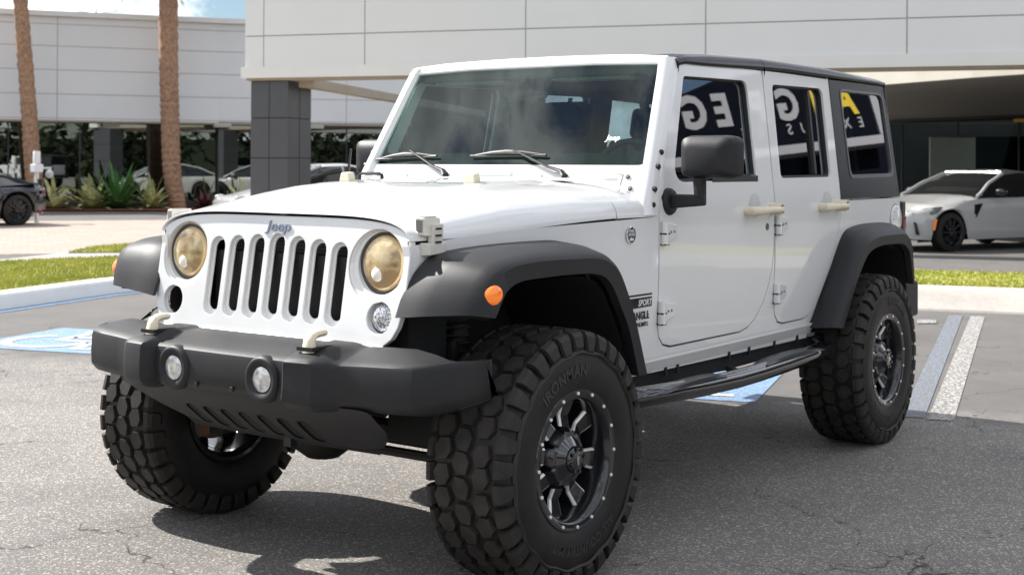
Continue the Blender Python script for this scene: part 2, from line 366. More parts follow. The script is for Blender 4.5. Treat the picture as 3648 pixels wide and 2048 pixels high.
# kerb line: right arm along E2 at a=-9.3, left arm along E1 at b=-6.75, rounded corner
def kerb_path():
    pts = [L(14, -6.55)]
    for a in (6, 0, -4, -7.6): pts.append(L(a, -6.68-.02*a/-4 if a < 0 else -6.62))
    c = L(-7.8, -5.15)
    for k in range(0, 9):
        t = R(180+90)-R(90)*k/8; pts.append(L(-7.8+1.5*math.cos(t), -5.2+1.5*math.sin(t)))
    for b in (-3, 0, 4, 9, 16): pts.append(L(-9.3, b))
    return pts
KP = kerb_path()
def offs(P, d, z):
    out = []
    for i, p in enumerate(P):
        t = (P[min(i+1, len(P)-1)]-P[max(i-1, 0)]).normalized(); nrm = Vector((t.y, -t.x, 0))   # to the right of travel
        out.append(Vector((p.x, p.y, 0))+nrm*d+Vector((0, 0, z)))
    return out
sgn = -1 if (offs(KP, 1, 0)[1]-L(10, -9)).length > (offs(KP, -1, 0)[1]-L(10, -9)).length else 1
NL = 8     # points of the left arm (white painted kerb)
kl = KP[:NL+1]; kr = KP[NL:]
whitekerb = mat('white_painted_kerb', (.86, .86, .84), rough=.6, var=.08, vscale=3)
mb = MB(); mb.grid([offs(kl, sgn*d, z) for d, z in ((0, -.02), (.03, .13), (.05, .15), (.26, .155), (.27, .0))])
tag(mb.build('kerb', whitekerb, smooth=25), kind='structure')
mb = MB(); mb.grid([offs(kr, sgn*d, z) for d, z in ((0, -.02), (.03, .02), (.30, .13), (.36, .15), (1.28, .152), (1.30, .02))])
tag(mb.build('kerb', concrete, smooth=25), kind='structure')
mb = MB(); mb.grid([offs(KP[:NL-1], sgn*d, .006) for d in (-.17, -.004)]); tag(mb.build('kerb_stripe', bluepaint, smooth=0), kind='structure')
# lawn strip behind the kerbs
lawnm = mat('lawn_soil', (.24, .27, .035), rough=.95, var=.5, vscale=3, col2=(.42, .38, .09))
lawn_in = offs(KP, sgn*.25, .14); lawn_in_r = offs(KP, sgn*1.29, .14)
prof_in = [lawn_in[i] if i < NL-2 else lawn_in_r[i] for i in range(len(KP))]
prof_out = [offs(KP, sgn*(2.6 if i < NL-2 else 3.45), .14)[i] for i in range(len(KP))]
mb = MB(); mb.grid([prof_in, [ (a+b)/2+Vector((0, 0, .015)) for a, b in zip(prof_in, prof_out)], prof_out]); tag(mb.build('lawn', lawnm, smooth=60), kind='structure')
mb = MB(); mb.grid([[p+Vector((0, 0, .005)) for p in prof_out[:NL+1]], [offs(KP, sgn*4.05, .13)[i] for i in range(NL+1)], [offs(KP, sgn*4.10, 0)[i] for i in range(NL+1)]]); tag(mb.build('pavement', walkc, smooth=0), kind='structure')
w2 = [(-8.09, -12.93), (-9.07, -13.65), (-9.9, -13.9), (-12.5, -11.5), (-10.4, -10.0), (-8.65, -12.45)]
sheet('lawn', w2, .152, lawnm, kind='structure')
sheet('pavement', [(-5.9, -10.9), (-6.8, -9.9), (-9.6, -8.6), (-12.9, -11.3), (-8.3, -13.15), (-6.9, -12.6)], .1335, walkc, kind='structure')
tri = MB(); tri.prism([Vector((x, y, 0)) for x, y in w2], (0, 0, .147)); tag(tri.build('lawn_edge', walkc, smooth=0), kind='structure')
sheet('lawn', [tuple(L(a, b).xy) for a, b in ((-5.2, -7.08), (-7.7, -7.08), (-9.1, -6.5), (-10.4, -6.0), (-10.5, -9.2), (-5.2, -9.3))], .128, lawnm, kind='structure')
# paver drive, asphalt strip and mulch bed in front of the showroom
sheet('driveway', [(-4, -18.4), (-9.6, -14.35), (-14.8, -9.2), (-21.5, -21.8), (-16.1, -25.4), (-9, -31)], .004, pavers, kind='structure')
sheet('planting_bed', [(-16.8, -34.2), (-20.4, -31.0), (-24.2, -26.6), (-26.2, -28.6), (-21.0, -33.6), (-17.6, -36.0)], .05, mulch, kind='structure')
# grass blades
def blades(name, regions, n, h, label):
    vs = []; fs = []
    for (poly, cnt) in regions:
        xs = [p[0] for p in poly]; ys = [p[1] for p in poly]; k = 0
        while k < cnt:
            x, y = random.uniform(min(xs), max(xs)), random.uniform(min(ys), max(ys)); c = False; j = len(poly)-1
            for i in range(len(poly)):
                if (poly[i][1] > y) != (poly[j][1] > y) and x < (poly[j][0]-poly[i][0])*(y-poly[i][1])/(poly[j][1]-poly[i][1])+poly[i][0]: c = not c
                j = i
            if not c: continue
            k += 1; a = random.uniform(0, 6.28); hh = h*random.uniform(.5, 1.25); w = .011; dx, dy = math.cos(a)*w, math.sin(a)*w; lx, ly = random.uniform(-.03, .03), random.uniform(-.03, .03); b = len(vs)
            z0 = .135 if poly is not GW else .148
            vs += [(x-dx, y-dy, z0), (x+dx, y+dy, z0), (x+lx, y+ly, z0+hh)]; fs.append((b, b+1, b+2))
    me = bpy.data.meshes.new(name); me.from_pydata(vs, [], fs); o = link(bpy.data.objects.new(name, me))
    m = mat('grass_blade', (.25, .31, .03), rough=.6, var=.5, vscale=2.2, col2=(.48, .45, .10)); me.materials.append(m)
    bs = m.node_tree.nodes['Principled BSDF']; bs.inputs['Transmission Weight'].default_value = 0; bs.inputs['Sheen Weight'].default_value = 0
    tag(o, label, 'grass', kind='stuff'); return o
GL = [tuple(p.xy) for p in prof_in[2:-1]]+[tuple(p.xy) for p in prof_out[2:-1]][::-1]
GW = w2
blades('grass', [(GL, 125000), (GW, 9000), ([tuple(L(a, b).xy) for a, b in ((-5.2, -7.1), (-7.7, -7.1), (-9.1, -6.6), (-10.3, -6.1), (-10.3, -9.0), (-5.2, -9.2))], 22000)], 0, .040, 'short sunlit green grass growing in the verges behind the kerbs')

# bay markings
def quad(pts, z, m, name): return sheet(name, pts, z, m, kind='structure')
quad([(-9.20, -.47), (-9.25, -.35), (-3.76, 1.07), (-3.70, .94)], .004, whitepaint, 'road_marking')
quad([(-9.14, -.66), (-9.19, -.54), (-3.74, .91), (-3.69, .79)], .004, bluefaint, 'road_marking')
quad([(-8.53, -.76), (-8.64, -.62), (-8.38, -.53), (-8.26, -.67)], .008, whitepaint, 'road_marking')
quad([tuple(L(-9.1, 3.6).xy), tuple(L(-9.1, 3.72).xy), tuple(L(-3.3, 3.72).xy), tuple(L(-3.3, 3.6).xy)], .004, whitepaint, 'road_marking')
def access_symbol(cx, cy, ang, s, m1=None):
    c, n_ = math.cos(ang), math.sin(ang)
    T = lambda x, y, z: Vector((cx+(x*c-y*n_)*s, cy+(x*n_+y*c)*s, z))
    mb = MB(); q = rpoly([(-.62, -.62), (.62, -.62), (.62, .62), (-.62, .62)], .03, 3); mb.add([T(x, y, .004) for x, y in q], [tuple(range(len(q)))])
    tag(mb.build('road_marking', bluepaint, smooth=0), kind='structure')
    mb = MB()
    def strip(P, w):
        P = [Vector(p) for p in P]; l_, r_ = [], []
        for i, p in enumerate(P):
            t = (P[min(i+1, len(P)-1)]-P[max(i-1, 0)]).normalized(); q_ = Vector((-t.y, t.x))*w/2; l_.append(T(*(p+q_), .008)); r_.append(T(*(p-q_), .008))
        mb.grid([l_, r_])
    strip([(-.14+.33*math.cos(R(a)), -.15+.33*math.sin(R(a))) for a in range(118, 375, 12)], .085)      # wheel
    strip([(-.13, .32), (-.10, -.08), (.22, -.08), (.34, -.46), (.46, -.43)], .095)                      # back, thigh, shin, foot
    strip([(-.12, .12), (.18, .10)], .07)
    mb.add([T(x, y, .008) for x, y in circ(-.14, .45, .095, 20)], [tuple(range(20))])
    tag(mb.build('road_marking', symbolpaint, smooth=0), kind='structure')
access_symbol(*L(-4.38, -4.63).xy, R(106.3), 1.0)
access_symbol(*L(-4.10, .32).xy, R(106.3), 1.0)

# ------------------------------------------------------------------ buildings
def wallpanels(parent, name, A, B, z0, z1, vj, hj, th, m=panel, jw=.022, back=None):
    """flat clad wall from A to B (xy), joints at fractions vj and heights hj, th thick to the back"""
    A, B = Vector((*A, 0)), Vector((*B, 0)); d = (B-A).normalized(); nrm = Vector((d.y, -d.x, 0))
    if nrm.dot(CAM-A) < 0: nrm = -nrm
    W_ = (B-A).length; core = MB(); mid = (A+B)/2-nrm*(th/2+.012)
    rot = Matrix.Rotation(math.atan2(d.y, d.x), 3, 'Z')
    core.box(mid+Vector((0, 0, (z0+z1)/2)), (W_, th, z1-z0-.01), rot); core.build('joint_backing', joint, parent, smooth=0)
    us = [0]+list(vj)+[W_]; zs = [z0]+list(hj)+[z1]; mb = MB()
    for i in range(len(us)-1):
        for j in range(len(zs)-1):
            u0, u1, a, b = us[i]+(jw/2 if i else 0), us[i+1]-(jw/2 if i < len(us)-2 else 0), zs[j]+(jw/2 if j else 0), zs[j+1]-(jw/2 if j < len(zs)-2 else 0)
            mb.box(A+d*(u0+u1)/2+Vector((0, 0, (a+b)/2))-nrm*.004, (u1-u0, .03, b-a), rot)
    return mb.build(name, m, parent, smooth=0), d, nrm
# showroom wing on the left
A0, B0, B1 = Vector((-13.6, -38.2)), Vector((-26.33, -30.07)), Vector((-31.2, -25.9))
sh = thing('showroom_building', 'long grey panelled showroom with dark glazing under its fascia, behind the palms', 'building', (-26.3, -30.1, 0))
w1 = (B0-A0).length
hjs = [2.86, 3.62, 4.38, 5.13, 5.82]
wallpanels(sh, 'fascia', A0, B0, 2.80, 6.08, [w1-14.2, w1-5.05], hjs, .5)
wallpanels(sh, 'fascia', B0, B1, 2.82, 6.09, [4.2], hjs, .5)
mb = MB()
for P_, Q_ in ((A0, B0), (B0, B1)):
    d = (Q_-P_).normalized(); nn = Vector((d.y, -d.x)); nn = nn if nn.dot(CAM.xy-P_) > 0 else -nn
    rot = Matrix.Rotation(math.atan2(d.y, d.x), 3, 'Z'); m_ = (P_+Q_)/2
    mb.box((m_.x+nn.x*.03, m_.y+nn.y*.03, 6.14), ((Q_-P_).length, .3, .16), rot)
mb.build('coping', panel_l, sh, smooth=0)
mb = MB()
for P_, Q_ in ((A0, B0), (B0, B1)):
    d = (Q_-P_).normalized(); nn = Vector((d.y, -d.x)); nn = nn if nn.dot(CAM.xy-P_) > 0 else -nn
    rot = Matrix.Rotation(math.atan2(d.y, d.x), 3, 'Z'); m_ = (P_+Q_)/2-nn*.35
    mb.box((m_.x, m_.y, 2.77), ((Q_-P_).length, .9, .06), rot)
mb.build('soffit', tanm, sh, smooth=0)
def glazing(parent, P_, Q_, z0, z1, n, off=.55, posts=(), gm=showglass):
    P_, Q_ = Vector(P_), Vector(Q_); d = (Q_-P_).normalized(); nn = Vector((d.y, -d.x)); nn = nn if nn.dot(CAM.xy-P_) > 0 else -nn
    A, B = P_-nn*off, Q_-nn*off; rot = Matrix.Rotation(math.atan2(d.y, d.x), 3, 'Z'); W_ = (B-A).length; mu = MB()
    for i in range(n):
        u0, u1 = W_*i/n+.02, W_*(i+1)/n-.02; m_ = A+d*(u0+u1)/2; gp = MB(); gp.box((m_.x, m_.y, (z0+z1)/2), (u1-u0, .012, z1-z0), rot); gp.build('window', gm, parent, smooth=0)
        c = A+d*(W_*i/n); mu.box((c.x, c.y, (z0+z1)/2), (.04, .06, z1-z0-.004), rot)
    m_ = (A+B)/2; mu.box((m_.x, m_.y, z0-.11), (W_, .1, .22), rot); split_build(mu, 'mullion', mullm, parent, smooth=0)
    for u, w in posts:
        c = A+d*u-nn*.5; p = MB(); p.box((c.x, c.y, (z0+z1)/2), (w, .5, z1-z0), rot); p.build('pillar', colm, parent, smooth=0)
glazing(sh, A0, B0, .24, 2.73, 7, posts=((w1-.4, 1.0), (w1-5.9, 1.0), (w1-14.4, 1.0)))
glazing(sh, B0, B1, .24, 2.73, 3, posts=((2.2, .9),))
# showroom room behind the glass
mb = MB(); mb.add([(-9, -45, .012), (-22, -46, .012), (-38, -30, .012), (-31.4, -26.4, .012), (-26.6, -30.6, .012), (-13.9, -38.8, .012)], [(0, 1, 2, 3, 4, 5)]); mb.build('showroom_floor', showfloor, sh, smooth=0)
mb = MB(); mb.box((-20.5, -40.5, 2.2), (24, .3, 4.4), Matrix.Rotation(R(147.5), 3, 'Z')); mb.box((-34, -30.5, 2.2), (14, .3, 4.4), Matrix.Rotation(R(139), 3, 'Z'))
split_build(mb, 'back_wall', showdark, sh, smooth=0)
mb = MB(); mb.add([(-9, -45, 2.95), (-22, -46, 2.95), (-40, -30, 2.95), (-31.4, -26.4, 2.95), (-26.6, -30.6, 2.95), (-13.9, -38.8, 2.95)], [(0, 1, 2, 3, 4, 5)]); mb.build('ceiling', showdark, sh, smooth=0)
for q in ((-23.61, -32.1), (-26.15, -29.7), (-28.6, -27.9)):
    mb = MB(); mb.box((q[0], q[1], 2.70), (.55, .3, .14), Matrix.Rotation(R(147), 3, 'Z')); mb.build('soffit_light', creamwall, sh, smooth=0, bevel=.02)
# roof aerial
ae = thing('roof_aerial', 'small television aerial standing on the showroom roof', 'aerial', (-26.47, -36.7, 5.0))
mb = MB(); mb.tube([(-26.47, -36.7, 5.0), (-26.47, -36.7, 7.0)], .035, 6)
for s_ in (-1, 1): mb.tube([(-26.47, -36.7, 6.72), (-26.47+s_*.16, -36.7-s_*.2, 6.86), (-26.47+s_*.5, -36.7-s_*.62, 6.93)], .02, 5)
mb.build('mast', panel_l, ae)
# entrance canopy
cp = thing('entrance_canopy', 'wide pale grey panelled entrance canopy spanning behind the white vehicle', 'canopy', (-14.24, -15.88, 0))
C0 = Vector((-14.24, -15.88)); C1 = Vector((-19.9, 1.62)); wl_ = (C1-C0).length; dC = (C1-C0)/wl_
# vertical joints from the photograph's spacing (constant panel width after a short first bay)
def camx(p): 
    v = Vector((p[0], p[1], 3.5))-CAM; return 1824+4758.5*v.dot(R2)/v.dot(F)
def solve_u(px):
    a, b = 0., wl_
    for _ in range(40):
        m_ = (a+b)/2
        if camx(C0+dC*m_) < px: a = m_
        else: b = m_
    return a
vj = [solve_u(x) for x in (940, 1300, 1873, 2514, 3231)]
wallpanels(cp, 'fascia', C0, C1, 3.31, 4.98, vj, [3.90], .45)
nC = Vector((dC.y, -dC.x)); nC = nC if nC.dot(CAM.xy-C0) > 0 else -nC
rC = Matrix.Rotation(math.atan2(dC.y, dC.x), 3, 'Z'); mC = (C0+C1)/2
mb = MB(); c = mC-nC*.205-dC*.03; mb.box((c.x, c.y, 3.20), (wl_+.08, .5, .215), rC); mb.build('drip_band', panel_l, cp, smooth=0)
mb = MB(); c = mC-nC*.24; mb.box((c.x, c.y, 3.07), (wl_, .40, .045), rC); mb.build('soffit_trim', tanm, cp, smooth=0)
col = MB(); jb = MB()
cc0 = C0+dC*.46-nC*.62
for k in range(4):
    z0, z1 = .0+.775*k+.01, .775*(k+1)-.01
    if k == 3: z1 = 3.04
    P = []
    a = dC*.52; b = nC*.50; ch = .0
    col.box((cc0.x, cc0.y, (z0+z1)/2), (.80, 1.0, z1-z0), rC)
col.build('column', colm, cp, smooth=0, bevel=.006)
jb.box((cc0.x, cc0.y, 1.53), (.78, .98, 3.04), rC); jb.build('column_core', colj, cp, smooth=0)
mb = MB()
for s_, w in ((-.02, .012),):
    for f in (0, 1):
        for k in range(4):
            z0, z1 = .775*k+.012, min(3.03, .775*(k+1)-.012)
            c = cc0+(nC*.501 if f == 0 else dC*.401); mb.box((c.x, c.y, (z0+z1)/2), ((.014, .006, z1-z0) if f == 0 else (.006, .014, z1-z0)), rC)
split_build(mb, 'panel_joint', colj, cp, smooth=0)
mb = MB(); mb.bar((-14.9, -14.9, 3.0), (-28.5, -20.9, 3.0), .28, .16); mb.bar((-14.75, -15.2, 3.12), (-28.3, -21.2, 3.12), .2, .08); split_build(mb, 'side_beam', tanm, cp, smooth=0)
# building on the right behind the canopy
rb = thing('service_building', 'dark glazed building wing under a deep stucco soffit, behind the parked coupe', 'building', (-30, -7, 0))
near = [(-24.6, -10.6), (-21.89, -5.98), (-20.7, -3.9), (-20.0, -2.3), (-19.8, -.6), (-20.2, 3)]; far = [(-46, -17.5), (-41.8, -12.7), (-40.3, -9.6), (-39.3, -7.8), (-38.2, -5.4), (-36, 1)]
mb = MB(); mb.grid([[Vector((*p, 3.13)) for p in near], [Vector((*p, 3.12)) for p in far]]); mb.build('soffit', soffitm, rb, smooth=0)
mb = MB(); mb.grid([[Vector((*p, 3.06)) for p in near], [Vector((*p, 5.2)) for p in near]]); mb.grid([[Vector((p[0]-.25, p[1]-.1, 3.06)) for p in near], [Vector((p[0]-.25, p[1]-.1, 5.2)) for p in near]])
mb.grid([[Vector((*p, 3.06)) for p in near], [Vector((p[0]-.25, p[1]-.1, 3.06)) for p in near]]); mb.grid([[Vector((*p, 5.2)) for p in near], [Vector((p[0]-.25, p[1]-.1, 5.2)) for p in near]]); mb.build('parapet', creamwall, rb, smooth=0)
mb = MB(); mb.grid([[Vector((p[0]-.1, p[1]-.1, 5.1)) for p in near], [Vector((*p, 5.15)) for p in far]]); mb.build('roof', panel_l, rb, smooth=0)
glazing(rb, (-46, -18), (-36.5, 3.0), .15, 3.1, 9, off=0)
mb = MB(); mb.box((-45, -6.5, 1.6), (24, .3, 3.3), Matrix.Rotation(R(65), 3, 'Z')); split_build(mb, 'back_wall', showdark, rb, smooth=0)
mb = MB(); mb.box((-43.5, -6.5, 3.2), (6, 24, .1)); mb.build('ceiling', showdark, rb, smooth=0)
def onplane_box(parent, name, m, c, size, yawd): mb = MB(); mb.box(c, size, Matrix.Rotation(R(yawd), 3, 'Z')); return mb.build(name, m, parent, smooth=0)
palegreen = mat('pale_green_screen', (.33, .38, .33), rough=.7, var=.1); yellowm = mat('yellow_sign', (.65, .42, .03), rough=.5)

def behind(px0, pz0, px1, pz1, x0, y0, x1, y1, nm, m):
    mb = MB(); mb.hexa([Vector((x0, y0, pz0)), Vector((x1, y1, pz0)), Vector((x1-.2, y1+.1, pz0)), Vector((x0-.2, y0+.1, pz0)), Vector((x0, y0, pz1)), Vector((x1, y1, pz1)), Vector((x1-.2, y1+.1, pz1)), Vector((x0-.2, y0+.1, pz1))]); mb.build(nm, m, rb, smooth=0)
behind(0, 0, 0, 2.45, -38.7, -10.75, -39.5, -9.6, 'screen', palegreen) if 0 else None
mb = MB(); mb.hexa([Vector((-39.0, -10.7, .3)), Vector((-39.8, -9.5, .3)), Vector((-40.0, -9.6, .3)), Vector((-39.2, -10.8, .3)), Vector((-39.0, -10.7, 2.42)), Vector((-39.8, -9.5, 2.42)), Vector((-40.0, -9.6, 2.42)), Vector((-39.2, -10.8, 2.42))]); mb.build('window_screen', palegreen, rb, smooth=0)
mb = MB(); mb.bar((-39.5, -8.2, 2.93), (-39.0, -7.2, 2.93), .1, .10); mb.build('yellow_strip', yellowm, rb, smooth=0)
# ================================================================== VEGETATION
barkm = mat('palm_bark', (.52, .31, .19), rough=.95, bump=1, bscale=16, var=.55, vscale=11, col2=(.20, .12, .08))
leafm = mat('palm_leaf', (.07, .13, .025), rough=.5, var=.4, vscale=2, col2=(.13, .20, .04))
greenl = mat('green_leaf', (.05, .17, .035), rough=.45, var=.4, vscale=5, col2=(.08, .19, .05))
varl = mat('variegated_leaf', (.78, .74, .38), rough=.5, var=.5, vscale=9, col2=(.17, .24, .06))
redl = mat('dark_red_leaf', (.10, .02, .025), rough=.5, var=.4, vscale=6)
def palm(path, rad, label, crown_z):
    base = Vector(path[0]); t = thing('palm_tree', label, 'palm tree', base, 'palm trees in front of the showroom')
    P = [Vector(p) for p in path]; pts = []; rr = []
    n = 46
    def cat(u):
        s_ = u*(len(P)-1); i = min(int(s_), len(P)-2); f = s_-i; a, b, c, d = P[max(i-1, 0)], P[i], P[i+1], P[min(i+2, len(P)-1)]
        return .5*((2*b)+(-a+c)*f+(2*a-5*b+4*c-d)*f*f+(-a+3*b-3*c+d)*f**3)
    rows = []
    for k in range(n*2+1):
        u = k/(n*2); c = cat(u); r_ = rad[0]+(rad[1]-rad[0])*min(1, u*1.0); r_ *= 1+.05*math.sin(k*2.1)+.035*(k % 2)+random.uniform(-.02, .02)
        rows.append([c+Vector((math.cos(a)*r_*(1+random.uniform(-.05, .05)), math.sin(a)*r_*(1+random.uniform(-.05, .05)), 0)) for a in [2*math.pi*j/14 for j in range(14)]])
    MB().grid(rows, cv=True, capu=True).build('trunk', barkm, t, smooth=50)
    top = P[-1]; mb = MB()
    for k in range(34):
        az = k*2.39996; el = R(70-95*(k/34)**.8); Ln = random.uniform(1.5, 2.2); d = Vector((math.cos(az)*math.cos(el), math.sin(az)*math.cos(el), math.sin(el))); p = top.copy()
        sp = []
        for s_ in range(9): sp.append(p.copy()); p = p+d*(Ln/8); d = (d+Vector((0, 0, -.11-.02*s_))).normalized()
        mb.tube(sp, [.02-.0018*i for i in range(9)], 4)
        for s_ in range(2, 9):
            c = sp[s_]; dd = (sp[s_]-sp[s_-1]).normalized(); side = dd.cross(Vector((0, 0, 1))).normalized()
            for q in range(3):
                for sg in (-1, 1):
                    o = c-dd*(q*Ln/24); w = side*sg*random.uniform(.45, .7)*math.sin(math.pi*(s_+.5)/10)+dd*.28+Vector((0, 0, -.16))
                    mb.add([o, o+w*.5+dd*.03, o+w, o+w*.5-dd*.03], [(0, 1, 2, 3)])
    mb.build('crown', leafm, t, smooth=0, weld=False)
    return t
palm([(-20.72, -31.80, .0), (-20.60, -31.90, 1.4), (-20.52, -32.03, 3.3), (-20.38, -32.25, 6.3), (-20.28, -32.4, 9.0)], (.26, .20), 'leftmost palm tree, its rough pinkish trunk leaning left behind the dark sports car', 9)
palm([(-24.25, -29.6, .0), (-24.12, -29.75, 1.3), (-24.07, -29.80, 3.05), (-24.03, -29.84, 5.0), (-24.0, -29.84, 8.1)], (.27, .30), 'palm tree with straight ringed trunk standing right of the green spiky plant', 7)
mb = MB()
fr = thing('palm_frond_cluster', 'drooping green palm leaves hanging over the canopy opening above the white coupe', 'palm fronds', (-19.6, -5.2, 3.6))
for k in range(26):
    a = random.uniform(0, 6.28); p = Vector((-19.4+random.uniform(-.25, .25), -5.55+random.uniform(-.4, .4), 3.75)) if k < 9 else Vector((-19.3, -4.55+random.uniform(-.25, .25), 3.55)); d = Vector((math.cos(a)*.5, math.sin(a)*.5, .3)).normalized(); pts = []
    for s_ in range(8): pts.append(p.copy()); p = p+d*.11; d = (d+Vector((0, 0, -.3))).normalized()
    for s_ in range(7):
        for q in range(4):
            o = pts[s_].lerp(pts[s_+1], q/4); w = Vector((random.uniform(-.12, .12), random.uniform(-.12, .12), -.16)); mb.add([o, o+w*.5+Vector((.008, .012, 0)), o+w, o+w*.5-Vector((.008, .012, 0))], [(0, 1, 2, 3)])
mb.build('leaflets', mat('frond_green', (.10, .22, .03), rough=.5), fr, smooth=0, weld=False)

def spiky(loc, n, ln, w, m, label, droop=.5, up=.8, name='spiky_plant', group=None):
    t = thing(name, label, 'plant', loc, group); mb = MB(); b0 = Vector(loc)+Vector((0, 0, .03))
    for k in range(n):
        az = k*2.39996+random.uniform(-.2, .2); el = R(85-70*(k/n)**.7*(1/up)); d = Vector((math.cos(az)*math.cos(el), math.sin(az)*math.cos(el), math.sin(el))); Ln = ln*random.uniform(.75, 1.1)
        side = Vector((-math.sin(az), math.cos(az), 0)); p = b0.copy(); rows = [[], [], []]
        for s_ in range(8):
            ww = w*(.55+1.0*math.sin(math.pi*(s_/7)**.8*.9))*(1 if s_ < 7 else .05)*(1-.5*s_/7)
            rows[0].append(p+side*ww); rows[1].append(p-Vector((0, 0, ww*.4))); rows[2].append(p-side*ww); p = p+d*(Ln/7); d = (d+Vector((0, 0, -droop*.12*(s_/3)))).normalized()
        mb.grid(rows)
    mb.build('leaves', m, t, smooth=60, weld=False); return t
spiky((-22.65, -30.5, .05), 50, 1.45, .06, greenl, 'large dark green spiky plant between the two palm trunks', droop=.5)
spiky((-22.0, -30.9, .05), 24, 1.15, .095, varl, 'yellow-green striped leafy plant left of the big green spiky plant', droop=1.0, up=.75)
spiky((-23.35, -29.75, .05), 24, 1.05, .085, varl, 'yellow-green striped plant between the green spiky plant and the palm trunk', droop=1.0, up=.75)
spiky((-21.1, -31.5, .05), 16, 1.05, .08, varl, 'striped leafy plant right beside the leaning palm trunk', droop=.9, up=.8)
spiky((-24.2, -28.3, .05), 26, .62, .06, redl, 'dark red leafy plant just right of the straight palm trunk', droop=.6)
spiky((-24.9, -27.4, .05), 12, .95, .07, varl, 'striped leafy plant seen just above the white bonnet, left of the canopy column', droop=.8, up=.75)
spiky((-24.55, -27.9, .05), 14, .5, .05, greenl, 'small green leafy plant right of the dark red plant', droop=.8, up=.75)

# ================================================================== THE WHITE OFF-ROADER
BASE = Vector((-1.47, 0, 0))
JP = thing('off_road_vehicle', 'large white lifted four-door off-roader with black hardtop and oversized mud tyres, parked in the foreground', 'vehicle', BASE)
def yb(x):      # half width of the body side below the belt line
    return .803-.193*sm(x, -.95, .46)*.0-.1473*max(0, x+.87)*1.0 if x > -.87 else .803
def yside(x, z):
    y = yb(x); k = max(0, z-1.24)
    lean = .149*(k-.03*(1-math.exp(-k/.03))) if k > 0 else 0
    return y-lean-.030*((z-1.02)/.42)**2*(1 if z < 1.02 else 0)
def side_map(sy, off=0.0): return lambda x, z, d: Vector((x, sy*(yside(x, z)+off-d), z))
ZC = [.62, .66, .72, .8, .88, .96, 1.04, 1.12, 1.2, 1.24, 1.27, 1.3, 1.34, 1.4, 1.5, 1.6, 1.7, 1.8]
XC = [-3.4, -3.0, -2.6, -2.2, -1.8, -1.4, -1.0, -.87, -.8, -.6, -.4, -.2, 0, .2, .35]
fdo = [(-1.188, 1.838), (-1.206, 1.862), (-2.000, 1.868), (-1.957, 1.333), (-1.948, 1.05), (-1.932, .96), (-1.90, .88), (-1.85, .80), (-1.78, .735), (-1.71, .70), (-1.635, .687), (-1.0, .690), (-.94, .703), (-.90, .735), (-.880, .79), (-.876, .84), (-.878, 1.222), (-.970, 1.484)]
fdw = rpoly([(-1.215, 1.797), (-1.825, 1.810), (-1.795, 1.362), (-1.005, 1.350)], [.03, .05, .03, .07])
rdo = [(-2.010, 1.868), (-2.797, 1.878), (-2.751, 1.249), (-2.742, 1.14), (-2.70, 1.06), (-2.60, .92), (-2.52, .81), (-2.44, .73), (-2.39, .697), (-2.33, .684), (-2.09, .684), (-2.035, .695), (-1.995, .73), (-1.972, .79), (-1.966, .87), (-1.966, 1.333)]
rdw = rpoly([(-2.093, 1.808), (-2.703, 1.819), (-2.664, 1.368), (-2.054, 1.364)], [.035, .05, .035, .03])
qo = [(-2.806, 1.874), (-3.622, 1.882), (-3.622, 1.254), (-2.758, 1.254)]
qw = rpoly([(-2.936, 1.824), (-3.560, 1.828), (-3.562, 1.374), (-2.920, 1.366)], [.05, .06, .05, .04])
